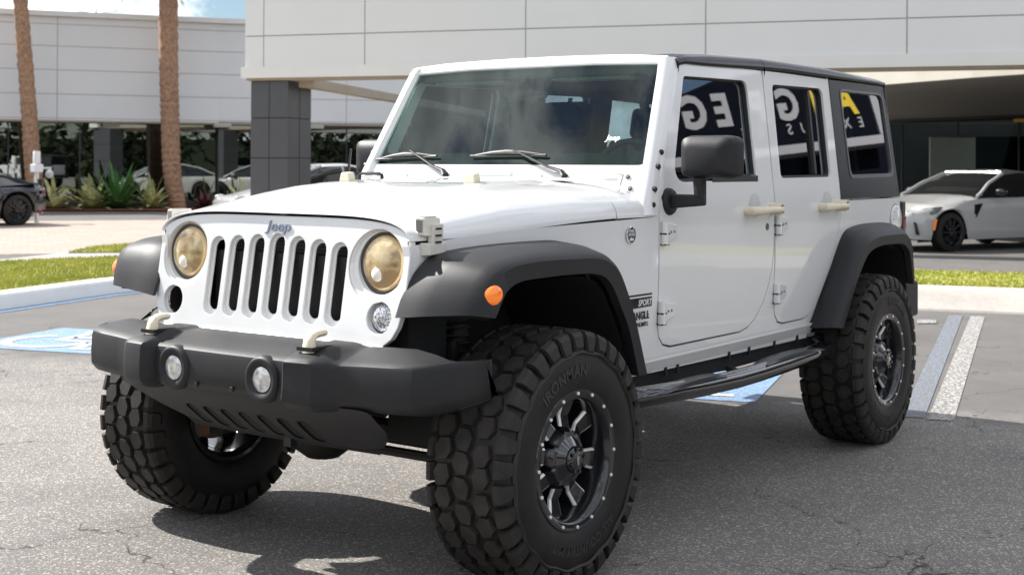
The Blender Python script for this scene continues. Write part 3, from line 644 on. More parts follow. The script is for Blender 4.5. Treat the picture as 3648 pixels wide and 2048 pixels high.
for sy in (1, -1):
    # fixed skin: fender side, sill, rear quarter
    sk_ = [(.435, 1.150), (.43, 1.03), (.38, 1.08), (.33, 1.10), (.25, 1.115), (.08, 1.125), (-.13, 1.128), (-.27, 1.122), (-.41, 1.08), (-.475, 1.0), (-.515, .9), (-.545, .78), (-.575, .62), (-.60, .598), (-2.40, .580), (-2.42, .65), (-2.50, .755), (-2.65, .92), (-2.74, 1.02), (-2.82, 1.075), (-2.9, 1.09), (-3.08, 1.10), (-3.35, 1.10), (-3.50, 1.08), (-3.56, 1.03), (-3.60, .93), (-3.605, .78), (-3.632, .78), (-3.632, 1.248), (-2.757, 1.244), (-2.750, 1.14), (-2.707, 1.056), (-2.607, .913), (-2.527, .804), (-2.446, .724), (-2.39, .690), (-2.33, .677), (-2.09, .677), (-2.030, .688), (-1.988, .727), (-1.965, .79), (-1.959, .87), (-1.956, 1.05), (-1.940, .958), (-1.907, .877), (-1.857, .795), (-1.785, .729), (-1.713, .693), (-1.635, .680), (-1.0, .683), (-.937, .697), (-.895, .731), (-.873, .79), (-.869, .84), (-.871, 1.215), (-.871, 1.2165), (-.62, 1.2075), (-.3, 1.197), (0, 1.187), (.25, 1.168)]
    # hood line follows the measured seam
    panel_obj('body_side', sk_, [], side_map(sy), .03, white, JP, XC, ZC[:9], bevel=.003, smooth=25)
    # sill lower return
    mb = MB(); mb.grid([[Vector((x, sy*y, z)) for x in [-2.44+1.84*k/12 for k in range(13)]] for y, z in ((.795, .655), (.795, .645), (.772, .598), (.76, .592), (.70, .592))])
    mb.build('sill', white, JP, smooth=20)
    d_ = panel_obj('front_door', fdo, [fdw], side_map(sy, .0015), .05, white, JP, XC, ZC, bevel=.006, smooth=25)
    panel_obj('window_seal', [(p[0], p[1]) for p in rpoly([(-1.209, 1.803), (-1.831, 1.816), (-1.800, 1.352), (-.999, 1.340)], [.03, .05, .03, .07])], [rpoly([(-1.223, 1.792), (-1.815, 1.804), (-1.787, 1.375), (-1.018, 1.362)], [.025, .045, .025, .06])], side_map(sy, -.010), .02, seal, d_, [], ZC, smooth=25)
    panel_obj('window', rpoly([(-1.217, 1.797), (-1.822, 1.809), (-1.793, 1.368), (-1.008, 1.354)], [.02, .04, .02, .05]), [], side_map(sy, -.024), 0, tint, d_, [], (), smooth=25)
    mb = MB(); mb.grid([[Vector((x, sy*(yside(x, 1.362)+o_), 1.362+dz)) for x in (-1.35, -1.80)] for o_, dz in ((-.012, .022), (.004, .014), (.004, -.012), (-.012, -.02))]); mb.build('window_sweep', mat('satin_trim', (.10, .10, .11), rough=.25, metal=.6), d_, smooth=30)
    r_ = panel_obj('rear_door', rdo, [rdw], side_map(sy, .0015), .05, white, JP, XC, ZC, bevel=.006, smooth=25)
    panel_obj('window_seal', rpoly([(-2.087, 1.814), (-2.709, 1.825), (-2.670, 1.356), (-2.048, 1.352)], [.035, .05, .035, .03]), [rpoly([(-2.101, 1.801), (-2.693, 1.812), (-2.655, 1.379), (-2.062, 1.375)], [.03, .045, .03, .025])], side_map(sy, -.010), .02, seal, r_, [], ZC, smooth=25)
    panel_obj('window', rpoly([(-2.095, 1.806), (-2.700, 1.817), (-2.660, 1.371), (-2.056, 1.367)], [.02, .04, .02, .02]), [], side_map(sy, -.024), 0, tint, r_, [], (), smooth=25)
    mb = MB(); mb.grid([[Vector((x-.0, sy*(yside(x, z)-.012), z)) for z in (1.80, 1.385)] for x in (-2.548,)]+[[Vector((-2.520, sy*(yside(0-2.5, 1.80)-.010), 1.80)), Vector((-2.492, sy*(yside(-2.5, 1.385)-.010), 1.385))]])
    dv = MB(); dv.hexa([Vector((x, sy*(yside(-2.5, z)-o_), z)) for z in (1.383, 1.80) for x, o_ in (((-2.488 if z < 1.5 else -2.530), .024), ((-2.510 if z < 1.5 else -2.552), .024), ((-2.510 if z < 1.5 else -2.552), .008), ((-2.488 if z < 1.5 else -2.530), .008))]); dv.build('window_divider', seal, r_, smooth=0)
    q_ = panel_obj('hardtop_side', qo, [qw], side_map(sy, .0015), .03, roofblk, JP, [], ZC, bevel=.006, smooth=25)
    panel_obj('window_seal', rpoly([(-2.930, 1.830), (-3.566, 1.834), (-3.568, 1.366), (-2.914, 1.358)], [.05, .06, .05, .04]), [rpoly([(-2.944, 1.818), (-3.553, 1.822), (-3.555, 1.385), (-2.932, 1.378)], [.045, .055, .045, .035])], side_map(sy, .004), .018, mat('quarter_trim', (.10, .105, .115), rough=.3, metal=.3), q_, [], ZC, smooth=25)
    panel_obj('window', rpoly([(-2.938, 1.824), (-3.559, 1.828), (-3.561, 1.377), (-2.924, 1.370)], [.04, .05, .04, .03]), [], side_map(sy, -.008), 0, tint, q_, [], (), smooth=25)
    # hinges
    for px, pz, door in ((-.915, 1.150, d_), (-.905, .834, d_), (-1.995, 1.148, r_), (-1.990, .831, r_)):
        y0 = yside(px, pz)*sy; mb = MB()
        mb.lathe([(0, -.045), (.017, -.045), (.017, -.003), (.013, -.002), (.017, .001), (.017, .047), (0, .047)], (px+.020, y0+sy*.014, pz), (0, 0, 1), 12)
        mb.hexa([Vector((px+.012, y0, pz-.040)), Vector((px-.100, y0, pz-.022)), Vector((px-.100, y0+sy*.008, pz-.020)), Vector((px+.012, y0+sy*.022, pz-.038)), Vector((px+.012, y0, pz+.044)), Vector((px-.100, y0, pz+.030)), Vector((px-.100, y0+sy*.008, pz+.028)), Vector((px+.012, y0+sy*.022, pz+.042))])
        h_ = mb.build('hinge', white, door, smooth=30, bevel=.003)
        bl = MB()
        for ox in (-.025, -.06): bl.lathe([(0, .0), (.006, .0), (.005, .003), (0, .003)], (px+ox, y0+sy*(.022-.014*(.012-ox)/.112), pz+.004), (0, sy, 0), 10)
        split_build(bl, 'hinge_bolt', mat('bolt_grey', (.25, .25, .25), rough=.4, metal=.7), h_, smooth=30)
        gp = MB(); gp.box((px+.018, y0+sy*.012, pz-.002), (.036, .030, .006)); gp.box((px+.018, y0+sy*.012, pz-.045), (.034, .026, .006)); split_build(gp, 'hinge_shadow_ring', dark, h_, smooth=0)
    # handles
    for x0, x1, door in ((-1.650, -1.955, d_), (-2.485, -2.745, r_)):
        z = 1.222; yy = lambda x: sy*(yside(x, z)); mb = MB()
        w_ = x1-x0
        mb.tube([(x0, yy(x0)+sy*.002, z-.003), (x0, yy(x0)+sy*.040, z-.003), (x0-.022, yy(x0)+sy*.050, z-.002), (x0+w_*.5, yy(x0)+sy*.052, z), (x1+.055, yy(x1)+sy*.052, z), (x1+.03, yy(x1)+sy*.048, z)], [.021, .022, .021, .016, .015, .017], 12, flat=1.0)
        mb.tube([(x1+.038, yy(x1)+sy*.001, z+.002), (x1+.038, yy(x1)+sy*.058, z+.002)], [.030, .028], 14)
        h_ = mb.build('handle', cream, door, smooth=40)
        mb = MB(); mb.lathe([(0, .0), (.020, .0), (.020, .003), (.016, .004), (0, .004)], (x1+.038, yy(x1)+sy*.057, z+.002), (0, sy, 0), 16); mb.build('push_button', mat('button_dark', (.09, .08, .07), rough=.4), h_, smooth=30)
        mb = MB(); mb.lathe([(0, .0), (.014, .0), (.014, .0045), (0, .0045)], (x1+.038, yy(x1)+sy*.058, z+.002), (0, sy, 0), 16); mb.build('button_face', cream, h_, smooth=30)
        mb = MB(); cx = x0-.095; rows = []
        for k in range(7):
            r2_ = .055*k/6; rows.append([Vector((cx+math.cos(a)*r2_, sy*(yside(cx, z+.02)+.0022+.0003*(6-k)/6), z+.018+math.sin(a)*r2_)) for a in [2*math.pi*j/24 for j in range(24)]])
        mb.grid(rows, cv=True); mb.build('handle_recess_shade', mat('recess_shade_grey', (.60, .60, .60), rough=.4), door, smooth=60)  # flat disc, its grey paints the shade of the dimple behind the handle
    mb = MB(); mb.lathe([(0, .004), (.010, .004), (.016, .003), (.017, .0)], (-1.875, sy*(yside(-1.875, 1.143)+.001), 1.143), (0, sy, 0), 16); mb.build('lock', mat('lock_grey', (.2, .2, .2), rough=.3, metal=.8), d_, smooth=30)
# seam between cowl side panel and hood is part of cowl; tub inner dark box so that gaps read dark
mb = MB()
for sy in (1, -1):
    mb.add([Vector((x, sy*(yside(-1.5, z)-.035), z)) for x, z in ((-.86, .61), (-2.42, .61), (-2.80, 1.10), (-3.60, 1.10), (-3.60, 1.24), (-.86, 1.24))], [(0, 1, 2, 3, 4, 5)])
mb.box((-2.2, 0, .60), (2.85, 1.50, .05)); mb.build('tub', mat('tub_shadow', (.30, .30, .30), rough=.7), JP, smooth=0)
mb = MB(); mb.box((-3.615, 0, .92), (.03, 1.56, .62)); mb.box((-3.62, 0, 1.30), (.03, 1.50, .12)); mb.build('tailgate', white, JP, smooth=0, bevel=.01)
mb = MB(); mb.hexa([Vector((-3.61, -.79, 1.26)), Vector((-3.635, -.79, 1.26)), Vector((-3.635, .79, 1.26)), Vector((-3.61, .79, 1.26)), Vector((-3.60, -.72, 1.88)), Vector((-3.63, -.72, 1.88)), Vector((-3.63, .72, 1.88)), Vector((-3.60, .72, 1.88))]); rw = mb.build('hardtop_rear', roofblk, JP, smooth=0, bevel=.01)

# hood
def hoodw(x): return yb(x)+.004-.004
def hoodzs(x): return 1.166+.052*sm(x, .43, -.75)+.0*x
def hoodzc(x):
    pts = [(.425, 1.2465), (.412, 1.2515), (.37, 1.260), (.26, 1.281), (.15, 1.298), (-.05, 1.326), (-.17, 1.336), (-.40, 1.347), (-.68, 1.354), (-.90, 1.36)]
    for (x0, z0), (x1, z1) in zip(pts, pts[1:]):
        if x <= x0 and x >= x1: return z0+(z1-z0)*(x0-x)/(x0-x1)
    return pts[0][1] if x > .3 else pts[-1][1]
def hoodz(x, y):
    w = hoodw(x); t = min(1, abs(y)/w); zs, zc = hoodzs(x), hoodzc(x)
    z = zs+(zc-zs)*max(0, 1-t**5.2)**.5
    return z+.010*sm(abs(y), .43, .38)*sm(x, .34, .2)*sm(x, -.9, -.6)
def hood_grid(x0, x1, nx, ny=48, curve=None):
    rows = []
    for i in range(nx+1):
        row = []
        for j in range(ny+1):
            s_ = -1+2*j/ny; s_ = math.copysign(math.sin(abs(s_)*math.pi/2)**.8, s_)
            u = i/nx; xx0 = x0; xx1 = x1(s_) if callable(x1) else x1; xx0 = x0(s_) if callable(x0) else x0
            x = xx0+(xx1-xx0)*u; y = s_*hoodw(x); row.append(Vector((x, y, hoodz(x, y))))
        rows.append(row)
    return rows
hx0 = lambda s_: .424+.010*abs(s_)**6
hx1 = lambda s_: -.685+.075*abs(s_)**3
rows = hood_grid(hx0, hx1, 46)
# front lip turned down, rear and side hems
front = [Vector((p.x+.001, p.y, p.z-.003)) for p in rows[0]]
mb = MB(); mb.grid([[Vector((p.x-.02, p.y*.99, p.z-.004)) for p in rows[0]], front]+rows+[[Vector((p.x, p.y, p.z-.02)) for p in rows[-1]]])
hood = mb.build('bonnet', white, JP, smooth=50)
# cowl
crow = hood_grid(lambda s_: hx1(s_)-.006, lambda s_: -.872, 6)
mb = MB(); mb.grid([[Vector((p.x, p.y, p.z-.02)) for p in crow[0]]]+[[Vector((p.x, p.y, p.z-.002)) for p in r_] for r_ in crow]); cowl = mb.build('cowl', white, JP, smooth=50)
mb = MB()
for i in range(10): mb.box((-.70-.011*i, 0, hoodz(-.75, 0)+.008), (.004, .9, .003))
# fender inner filler under the hood line (dark seam)
for sy in (1, -1):
    fl = MB(); fl.grid([[Vector((x, sy*(yb(x)-o_), hoodzs(x)-dz)) for x in [.43-.1*k for k in range(14)]] for o_, dz in ((.012, .0), (.012, .06))]); fl.build('bonnet_seam', dark, JP, smooth=30)
# hood bumpers, handle, washers
for sy in (-1, 1):
    mb = MB(); c = Vector((-.28, sy*.322, hoodz(-.28, .322)))
    P = [c+Vector(p) for p in ((-.022, -.028, -.002), (.022, -.028, -.002), (.022, .028, -.002), (-.022, .028, -.002), (-.018, -.022, .037), (.018, -.022, .034), (.018, .022, .034), (-.018, .022, .037))]
    mb.hexa(P); mb.build('bonnet_bumper', cream, JP, smooth=30, bevel=.006, seg=3)
    mb = MB(); x_, y_ = (-.74, sy*.36-.06); z_ = hoodz(x_, y_); mb.tube([(x_, y_-.03, z_+.012), (x_, y_+.03, z_+.014)], [.008, .010], 8); mb.build('washer_nozzle', white, JP, smooth=40)
mb = MB(); z_ = hoodz(-.62, -.50)
mb.tube([(-.60, -.545, z_-.005), (-.60, -.545, z_+.028), (-.60, -.53, z_+.034), (-.60, -.43, z_+.034), (-.60, -.415, z_+.028), (-.60, -.415, z_-.005)], .0075, 8); mb.build('grab_loop', clad, JP, smooth=40)
mb = MB(); mb.tube([(-.79, -.16, 1.383), (-.79, .14, 1.383)], [.013, .015], 10); mb.box((-.76, 0, 1.362), (.10, 1.30, .012)); mb.build('windscreen_hinge_bar', white, JP, smooth=40)
# hood latches
for sy in (1, -1):
    mb = MB(); x = .345; z = 1.172; y = sy*(yb(x)+.004)
    mb.hexa([Vector((x+.045, y-sy*.02, z+.015)), Vector((x-.035, y-sy*.03, z+.015)), Vector((x-.035, y+sy*.018, z+.010)), Vector((x+.045, y+sy*.018, z+.010)), Vector((x+.050, y-sy*.026, z+.072)), Vector((x-.045, y-sy*.030, z+.072)), Vector((x-.040, y+sy*.006, z+.070)), Vector((x+.045, y+sy*.006, z+.070))])
    mb.hexa([Vector((x+.018, y+sy*.0, z-.030)), Vector((x-.036, y+sy*.0, z-.030)), Vector((x-.036, y+sy*.022, z-.030)), Vector((x+.018, y+sy*.022, z-.030)), Vector((x+.018, y+sy*.0, z+.050)), Vector((x-.036, y+sy*.0, z+.050)), Vector((x-.036, y+sy*.026, z+.050)), Vector((x+.018, y+sy*.026, z+.050))])
    mb.hexa([Vector((x+.042, y-sy*.01, z-.055)), Vector((x-.040, y-sy*.01, z-.050)), Vector((x-.046, y+sy*.026, z-.048)), Vector((x+.034, y+sy*.026, z-.053)), Vector((x+.048, y-sy*.01, z-.012)), Vector((x-.050, y-sy*.01, z-.010)), Vector((x-.052, y+sy*.024, z-.012)), Vector((x+.040, y+sy*.024, z-.014))])
    lt = mb.build('bonnet_latch', offwhite, JP, smooth=30, bevel=.004)
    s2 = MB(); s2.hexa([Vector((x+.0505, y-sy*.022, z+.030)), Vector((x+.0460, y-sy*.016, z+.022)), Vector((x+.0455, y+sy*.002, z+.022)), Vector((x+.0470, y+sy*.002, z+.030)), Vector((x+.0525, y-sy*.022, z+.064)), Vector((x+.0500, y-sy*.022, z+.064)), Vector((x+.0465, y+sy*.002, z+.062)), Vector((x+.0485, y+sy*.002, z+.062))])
    s2.hexa([Vector((x+dx_, y+sy*dy_, z+dz_)) for dz_ in (.0705, .0735) for dx_, dy_ in ((.036, -.020), (-.030, -.022), (-.028, .000), (.034, .000))]); s2.build('latch_pocket_shade', mat('latch_shadow', (.22, .21, .19), rough=.7), lt, smooth=0)  # dark plates on the faces paint the shade inside the latch cup
    s2 = MB()
    for k in range(3): s2.box((x-.009, y+sy*.0255, z+.034-.022*k), (.030, .003, .006))
    split_build(s2, 'latch_slot', dark, lt, smooth=0)
# grille
def gx(z): return .414+(1.236-z)*.165
top = []
for k in range(41):
    s_ = -1+2*k/40; s_ = math.copysign(math.sin(abs(s_)*math.pi/2)**.7, s_); y = s_*.612; t = abs(s_); top.append((y, 1.155+.0790*max(0, 1-t**5.2)**.5))
low = [(.614, 1.10), (.613, 1.0), (.606, .93), (.594, .885), (.572, .848), (.54, .824), (.50, .814), (.40, .810)]
go = top+[(y, z) for y, z in low]+[(0, .808)]+[(-y, z) for y, z in low[::-1]]
slots = []
for k in range(-3, 4):
    def cap(cy, cz, w, h, n=8):
        r_ = w/2; P = [(cy+math.cos(R(a))*r_, cz+h/2-r_+math.sin(R(a))*r_) for a in range(0, 181, 20)]+[(cy+math.cos(R(a))*r_, cz-h/2+r_+math.sin(R(a))*r_) for a in range(180, 361, 20)]
        return P
    zc_ = 1.025-(.004*abs(k)); slots.append(cap(k*.1005, zc_-.003, .073, .300-.006*abs(k)))
holes = list(slots)
for sy in (1, -1): holes += [circ(sy*.470, 1.082, .119, 48), circ(sy*.509, .912, .052, 28)]
def gmap(y, z, d): return Vector((gx(z)-d-.0*abs(y), y, z))
gr = panel_obj('grille', go, holes, gmap, .024, white, JP, (), (), bevel=.0105, smooth=40, seg=4)
inner = []
for k in range(-3, 4): inner.append(cap(k*.1005, 1.025-.004*abs(k), .060, .268-.006*abs(k)))
inner += [circ(sy*.480, 1.088, .1035, 48) for sy in (1, -1)]+[circ(sy*.509, .912, .050, 28) for sy in (1, -1)]
go2 = [(y*.985, 1.02+(z-1.02)*.985) for y, z in go]
panel_obj('grille_inner', go2, inner, lambda y, z, d: Vector((gx(z)-.016-d, y, z)), .012, white, gr, (), (), bevel=.006, smooth=40, seg=2)
for sy in (1, -1):
    mb = MB(); c0_, c1_ = Vector((gx(1.082)-.004, sy*.470, 1.082)), Vector((gx(1.088)-.034, sy*.480, 1.088)); rw_ = []
    for k in range(7):
        u = k/6; c_ = c0_.lerp(c1_, u**1.3); r_ = .118+(.103-.118)*u; rw_.append([Vector((c_.x+.165*(-r_*math.sin(a)), c_.y+r_*math.cos(a), c_.z+r_*math.sin(a))) for a in [2*math.pi*j/48 for j in range(48)]])
    mb.grid(rw_, cv=True); mb.build('headlight_dish', white, gr, smooth=70)
mb = MB(); mb.grid([[Vector((gx(.83)+dx_, y*f_, z_-.006*abs(y)**3)) for y in [-.55+.11*j for j in range(11)]] for dx_, f_, z_ in ((-.01, .98, .828), (.012, .985, .822), (.020, .99, .812), (.012, .985, .800), (-.04, .97, .797))]); mb.build('grille_lip', white, gr, smooth=70)
mb = MB(); mb.grid([[Vector((.395-.0*abs(y), y*.995, z+dz)) for y, z in top] for dz in (-.03, .004)]); mb.build('bonnet_gap', dark, JP, smooth=0)
# a softer outer dish for each slot and lamp: bevelled second plate behind
mb = MB(); mb.box((.345, 0, 1.0), (.02, .92, .44)); rad_ = mb.build('radiator', mat('radiator_black', (.010, .010, .012), rough=.5), JP, smooth=0)
mb = MB()
for k in range(26): mb.box((.357, 0, .87+k*.0125), (.004, .86, .003))
mb.build('fins', mat('radiator_fin', (.05, .05, .055), rough=.4, metal=.5), rad_, smooth=0)
for sy in (1, -1):
    c = Vector((gx(1.088)-.036, sy*.480, 1.088)); ax = Vector((1, 0, .08)).normalized()
    mb = MB(); mb.lathe([(.106, -.03), (.106, .0), (.101, .010), (.093, .006), (.093, -.02)], c, ax, 48); hl = mb.build('headlight', hdrim, JP, smooth=40)
    mb = MB(); mb.lathe([(.0935, .004), (.088, .012), (.0835, .016), (.083, .0165)], c, ax, 48); mb.build('lens_edge', headring, hl, smooth=60)
    mb = MB(); mb.lathe([(.0832, .0165), (.067, .022), (.045, .028), (.02, .031), (.0, .032)], c, ax, 48); mb.build('lens', headlens, hl, smooth=60)
    mb = MB(); mb.lathe([(.026, .0), (.026, .004), (.018, .012), (0, .016)], c+Vector((.024, -sy*.0-.012, -.035)), ax, 24); mb.build('lens_projector', clearlens if 0 else mat('lamp_bulb', (.9, .85, .74), rough=.1, coat=1), hl, smooth=60)
    c = Vector((gx(.912)-.030, sy*.509, .912))
    if sy > 0:
        mb = MB(); mb.lathe([(.050, -.01), (.049, .008), (.043, .016), (.025, .026), (0, .030)], c, ax, 32); mb.build('turn_signal', clearlens, JP, smooth=60)
    else:
        mb = MB(); mb.lathe([(.052, .0), (.050, -.05), (0, -.055)], c, ax, 24); ts = mb.build('turn_signal_socket', dark, JP, smooth=60); ts['label'] = 'empty black turn signal socket with a small amber bulb'
        mb = MB(); mb.sphere(c+Vector((-.02, .018, -.008)), .010); mb.build('bulb', mat('bulb_amber', (.45, .15, .06), rough=.3), ts, smooth=60)
# grille wordmark
gm_ = text_mb('Jeep', lambda u, v, d: Vector((gx(1.197+v)+.001+d, u*1.35, 1.197+v)), depth=.004, size=.051, bold=.0003, space=1.0, shear=.15)
gm_.build('wordmark', mat('badge_chrome', (.26, .28, .36), rough=.3, metal=.6), gr, smooth=0)
# windshield frame (plane through bottom (-.885,1.421), top (-1.12,1.845))
wn_ = Vector((.424, 0, .235)).normalized(); wu = Vector((-.235, 0, .424)).normalized(); W0 = Vector((-.885, 0, 1.421))
def wmap(off): return lambda y, s_, d: W0+wu*s_+wn_*(off-d)+Vector((-.020*(y/.7)**2, y, 0))
Lh = .4848
bow = lambda y: .016*(1-(y/.7)**2)
fo = [(-.765, -.235), (.765, -.235), (.765, -.12), (.752, .0), (.740, .10), (.700, Lh+.0), (.695, Lh+.025), (.690, Lh+.038)]
fo += [(y, Lh+.045+bow(y)) for y in (.5, .3, .1, -.1, -.3, -.5)]+[(-.690, Lh+.038), (-.695, Lh+.025), (-.700, Lh), (-.740, .10), (-.752, 0), (-.765, -.12)]
gh = rpoly([(-.728, -.004), (.728, -.004), (.692, Lh-.004), (.34, Lh+.008), (-.34, Lh+.008), (-.692, Lh-.004)], [.035, .035, .05, 0, 0, .05])
gh2 = gh
ws = panel_obj('windscreen_frame', fo, [gh], wmap(.012), .055, white, JP, (-.6, -.4, -.2, 0, .2, .4, .6), (), bevel=.009, smooth=35, seg=3)
fi = rpoly([(-.690, .060), (.690, .060), (.655, Lh-.045), (-.655, Lh-.045)], [.035, .035, .045, .045])
go_ = rpoly([(-.732, -.008), (.732, -.008), (.696, Lh+.0), (.34, Lh+.012), (-.34, Lh+.012), (-.696, Lh+.0)], [.035, .035, .05, 0, 0, .05])
panel_obj('windscreen', go_, [], wmap(.004), 0, wsglass, JP, (-.6, -.4, -.2, 0, .2, .4, .6), (.1, .2, .3, .4), smooth=60)
go4 = rpoly([(-.732, -.008), (.732, -.008), (.696, Lh+.010), (-.696, Lh+.010)], [.035, .035, .05, .05], 8)
fi = rpoly([(-.690, .058), (.690, .058), (.655, Lh-.042), (-.655, Lh-.042)], [.04, .04, .05, .05], 8)
def dens(P, n=8):
    out = []
    for a, b in zip(P, P[1:]+P[:1]):
        a, b = Vector(a), Vector(b); k = n if (b-a).length > .2 else 1
        out += [tuple(a.lerp(b, q/k)) for q in range(k)]
    return out
ga, gb = dens(go4), dens(fi)
mb = MB(); mb.grid([[wmap(-.0035)(y, q, 0) for y, q in ga], [wmap(-.0035)(y, q, 0) for y, q in gb]], cv=True); mb.build('windscreen_border', frit, JP, smooth=60)
s0 = (1.530-1.421)/.424*.4848
text_mb('Jeep', lambda u, v, d: wmap(.0045)(.540+u, s0+v, -d), depth=.001, size=.037, bold=.0007, shear=.15).build('windscreen_wordmark', mat('mark_pale', (.75, .85, .82), rough=.4), JP, smooth=0)
# A-pillar side cheeks (between windscreen frame and doors)
for sy in (1, -1):
    A = [(1.223, -.772), (1.30, -.812), (1.36, -.845), (1.42, -.872), (1.50, -.918), (1.60, -.972), (1.70, -1.028), (1.80, -1.083), (1.87, -1.122), (1.885, -1.135)]
    B = [(1.223, -.872), (1.26, -.884), (1.34, -.918), (1.42, -.948), (1.50, -.977), (1.60, -1.040), (1.70, -1.103), (1.80, -1.163), (1.85, -1.186), (1.875, -1.192)]
    rows = [[] for _ in range(7)]
    for (za, xa), (zb_, xb) in zip(A, B):
        z = zb_; xf = -.885-.5542*(z-1.421); yo = yside(-.9, z)+.001; tz = max(0, (z-1.84)/.05)*.012
        for k, p in enumerate(((xf-.03, yo-.075), (xf+.010, yo-.055), (xf+.009, yo-.034), (xf-.001, yo-.014), (xf-.022, yo-.002), (xb, yo), (xb, yo-.05))):
            rows[k].append(Vector((p[0], sy*(p[1]-tz), z)))
    mb = MB(); mb.grid(rows); mb.build('pillar_cheek', white, JP, smooth=60)
    for x, z in ((-.955, 1.473), (-.915, 1.415), (-.866, 1.325), (-.845, 1.264)):
        mb = MB(); mb.lathe([(.0115, -.004), (.0115, .006), (.008, .010), (0, .010)], (x+.012, sy*(yside(x, z)-.002), z), (0, sy, 0), 12); mb.build('pillar_bolt', decal, JP, smooth=30)
    for s_, y in ((-.062, .665), (-.115, .690)):
        c = wmap(.012)(sy*y, s_, 0); mb = MB(); mb.lathe([(.010, -.004), (.010, .005), (.007, .008), (0, .008)], c, wn_, 12); mb.build('cowl_bolt', mat('bolt_brown', (.12, .09, .07), rough=.4), JP, smooth=30)
mb = MB()
def lineon(y0, s0, y1, s1, w=.005):
    a, b = wmap(.0135)(y0, s0, 0), wmap(.0135)(y1, s1, 0); d = (b-a).normalized(); q = d.cross(wn_).normalized()*w/2; mb.add([a-q, b-q, b+q, a+q], [(0, 1, 2, 3)])
lineon(-.64, -.050, .64, -.050); lineon(.64, -.050, .64, -.10); lineon(-.64, -.050, -.64, -.10)
mb.build('frame_seam', mat('seam_grey', (.25, .24, .23), rough=.7), ws, smooth=0)
# wipers
for y0, y1, ya, yb_ in ((-.272, -.50, -.710, -.345), (.355, .085, -.150, .250)):
    pv = Vector((-.845, y0, 1.382)); tip = wmap(.026)(y1, .052, 0); mb = MB()
    mb.tube([pv+Vector((.02, .03, -.008)), pv+Vector((0, 0, .012)), pv.lerp(tip, .25)+wn_*.012, tip+wn_*.010], [.016, .014, .011, .006], 8, flat=.6)
    wp = mb.build('wiper', clad, JP, smooth=40)
    a, b = wmap(.018)(ya, .014 if y0 < 0 else .032, 0), wmap(.018)(yb_, .032 if y0 < 0 else .036, 0); mb = MB(); m_ = (a+b)/2+wn_*.016+wu*.012
    mb.tube([a, a.lerp(m_, .6)+wu*.004, m_, b.lerp(m_, .6)+wu*.004, b], [.003, .006, .008, .006, .003], 6); mb.build('wiper_bridge', mat('wiper_worn', (.16, .15, .14), rough=.5), wp, smooth=40)
    mb = MB(); mb.tube([a, b], .0065, 6); mb.build('wiper_blade', decal, wp, smooth=40)
# roof
def roof_rows(x0, x1, n, front=False):
    rows = []
    for i in range(n+1):
        x = x0+(x1-x0)*i/n; zsd = 1.872+.008*(x0-x)/2.4 if x0 > -2 else 1.880
        zsd = 1.850+.030*sm(x, -1.19, -2.4)
        zt = 1.887
        for (xa, za), (xb_, zb_) in zip([(-1.15, 1.890), (-1.5, 1.912), (-2.0, 1.930), (-2.8, 1.933), (-3.5, 1.918)], [(-1.5, 1.912), (-2.0, 1.930), (-2.8, 1.933), (-3.5, 1.918), (-3.7, 1.908)]):
            if xb_ <= x <= xa: zt = za+(zb_-za)*(xa-x)/(xa-xb_)
        prof = [(.724, zsd), (.727, zsd+.010), (.724, zsd+.018), (.716, max(zsd+.02, zt-.018)), (.700, zt-.005), (.66, zt), (.55, zt+.003), (.3, zt+.005), (0, zt+.006)]
        full = prof+[(-y, z) for y, z in prof[-2::-1]]
        xs = .0
        rows.append([Vector((x, y, z)) for y, z in full])
    return rows
rr = roof_rows(-1.150, -2.005, 10)
for row in rr[:1]:
    for p in row: p.z -= .012
for row in (rr[0],):
    for p in row: p.x += -.02*(abs(p.y)/.72)**2
mb = MB(); mb.grid([[p+Vector((.0, 0, -.03)) for p in rr[0]]]+rr+[[p+Vector((0, 0, -.03)) for p in rr[-1]]]); mb.build('roof_panel', roofblk, JP, smooth=50)
rr = roof_rows(-2.011, -3.60, 16)
last = [[Vector((-3.625, p.y*.99, p.z-.012)) for p in rr[-1]], [Vector((-3.635, p.y*.985, min(p.z-.05, 1.88))) for p in rr[-1]], [Vector((-3.632, p.y*.985, 1.86)) for p in rr[-1]]]
mb = MB(); mb.grid([[p+Vector((0, 0, -.03)) for p in rr[0]]]+rr+last); mb.build('hardtop_roof', roofblk, JP, smooth=50)
mb = MB()
for sy in (1, -1): mb.bar((-1.2, sy*.700, 1.862), (-2.78, sy*.700, 1.872), .03, .02)
split_build(mb, 'drip_seal', dark, JP, smooth=0)
# inner pillars close the door gaps from inside
mb = MB()
for sy in (1, -1):
    mb.hexa([Vector((x, sy*(yside(-2, z)-o_), z)) for z in (1.22, 1.86) for x, o_ in ((-1.93, .053), (-2.04, .053), (-2.04, .085), (-1.93, .085))])
    mb.hexa([Vector((x, sy*(yside(-2, z)-o_), z)) for z in (1.22, 1.86) for x, o_ in ((-2.70, .053), (-2.88, .053), (-2.88, .085), (-2.70, .085))])
split_build(mb, 'inner_pillar', inter, JP, smooth=0)
# headliner
mb = MB(); mb.box((-2.4, 0, 1.872), (2.4, 1.30, .02)); mb.build('headliner', inter, JP, smooth=0)

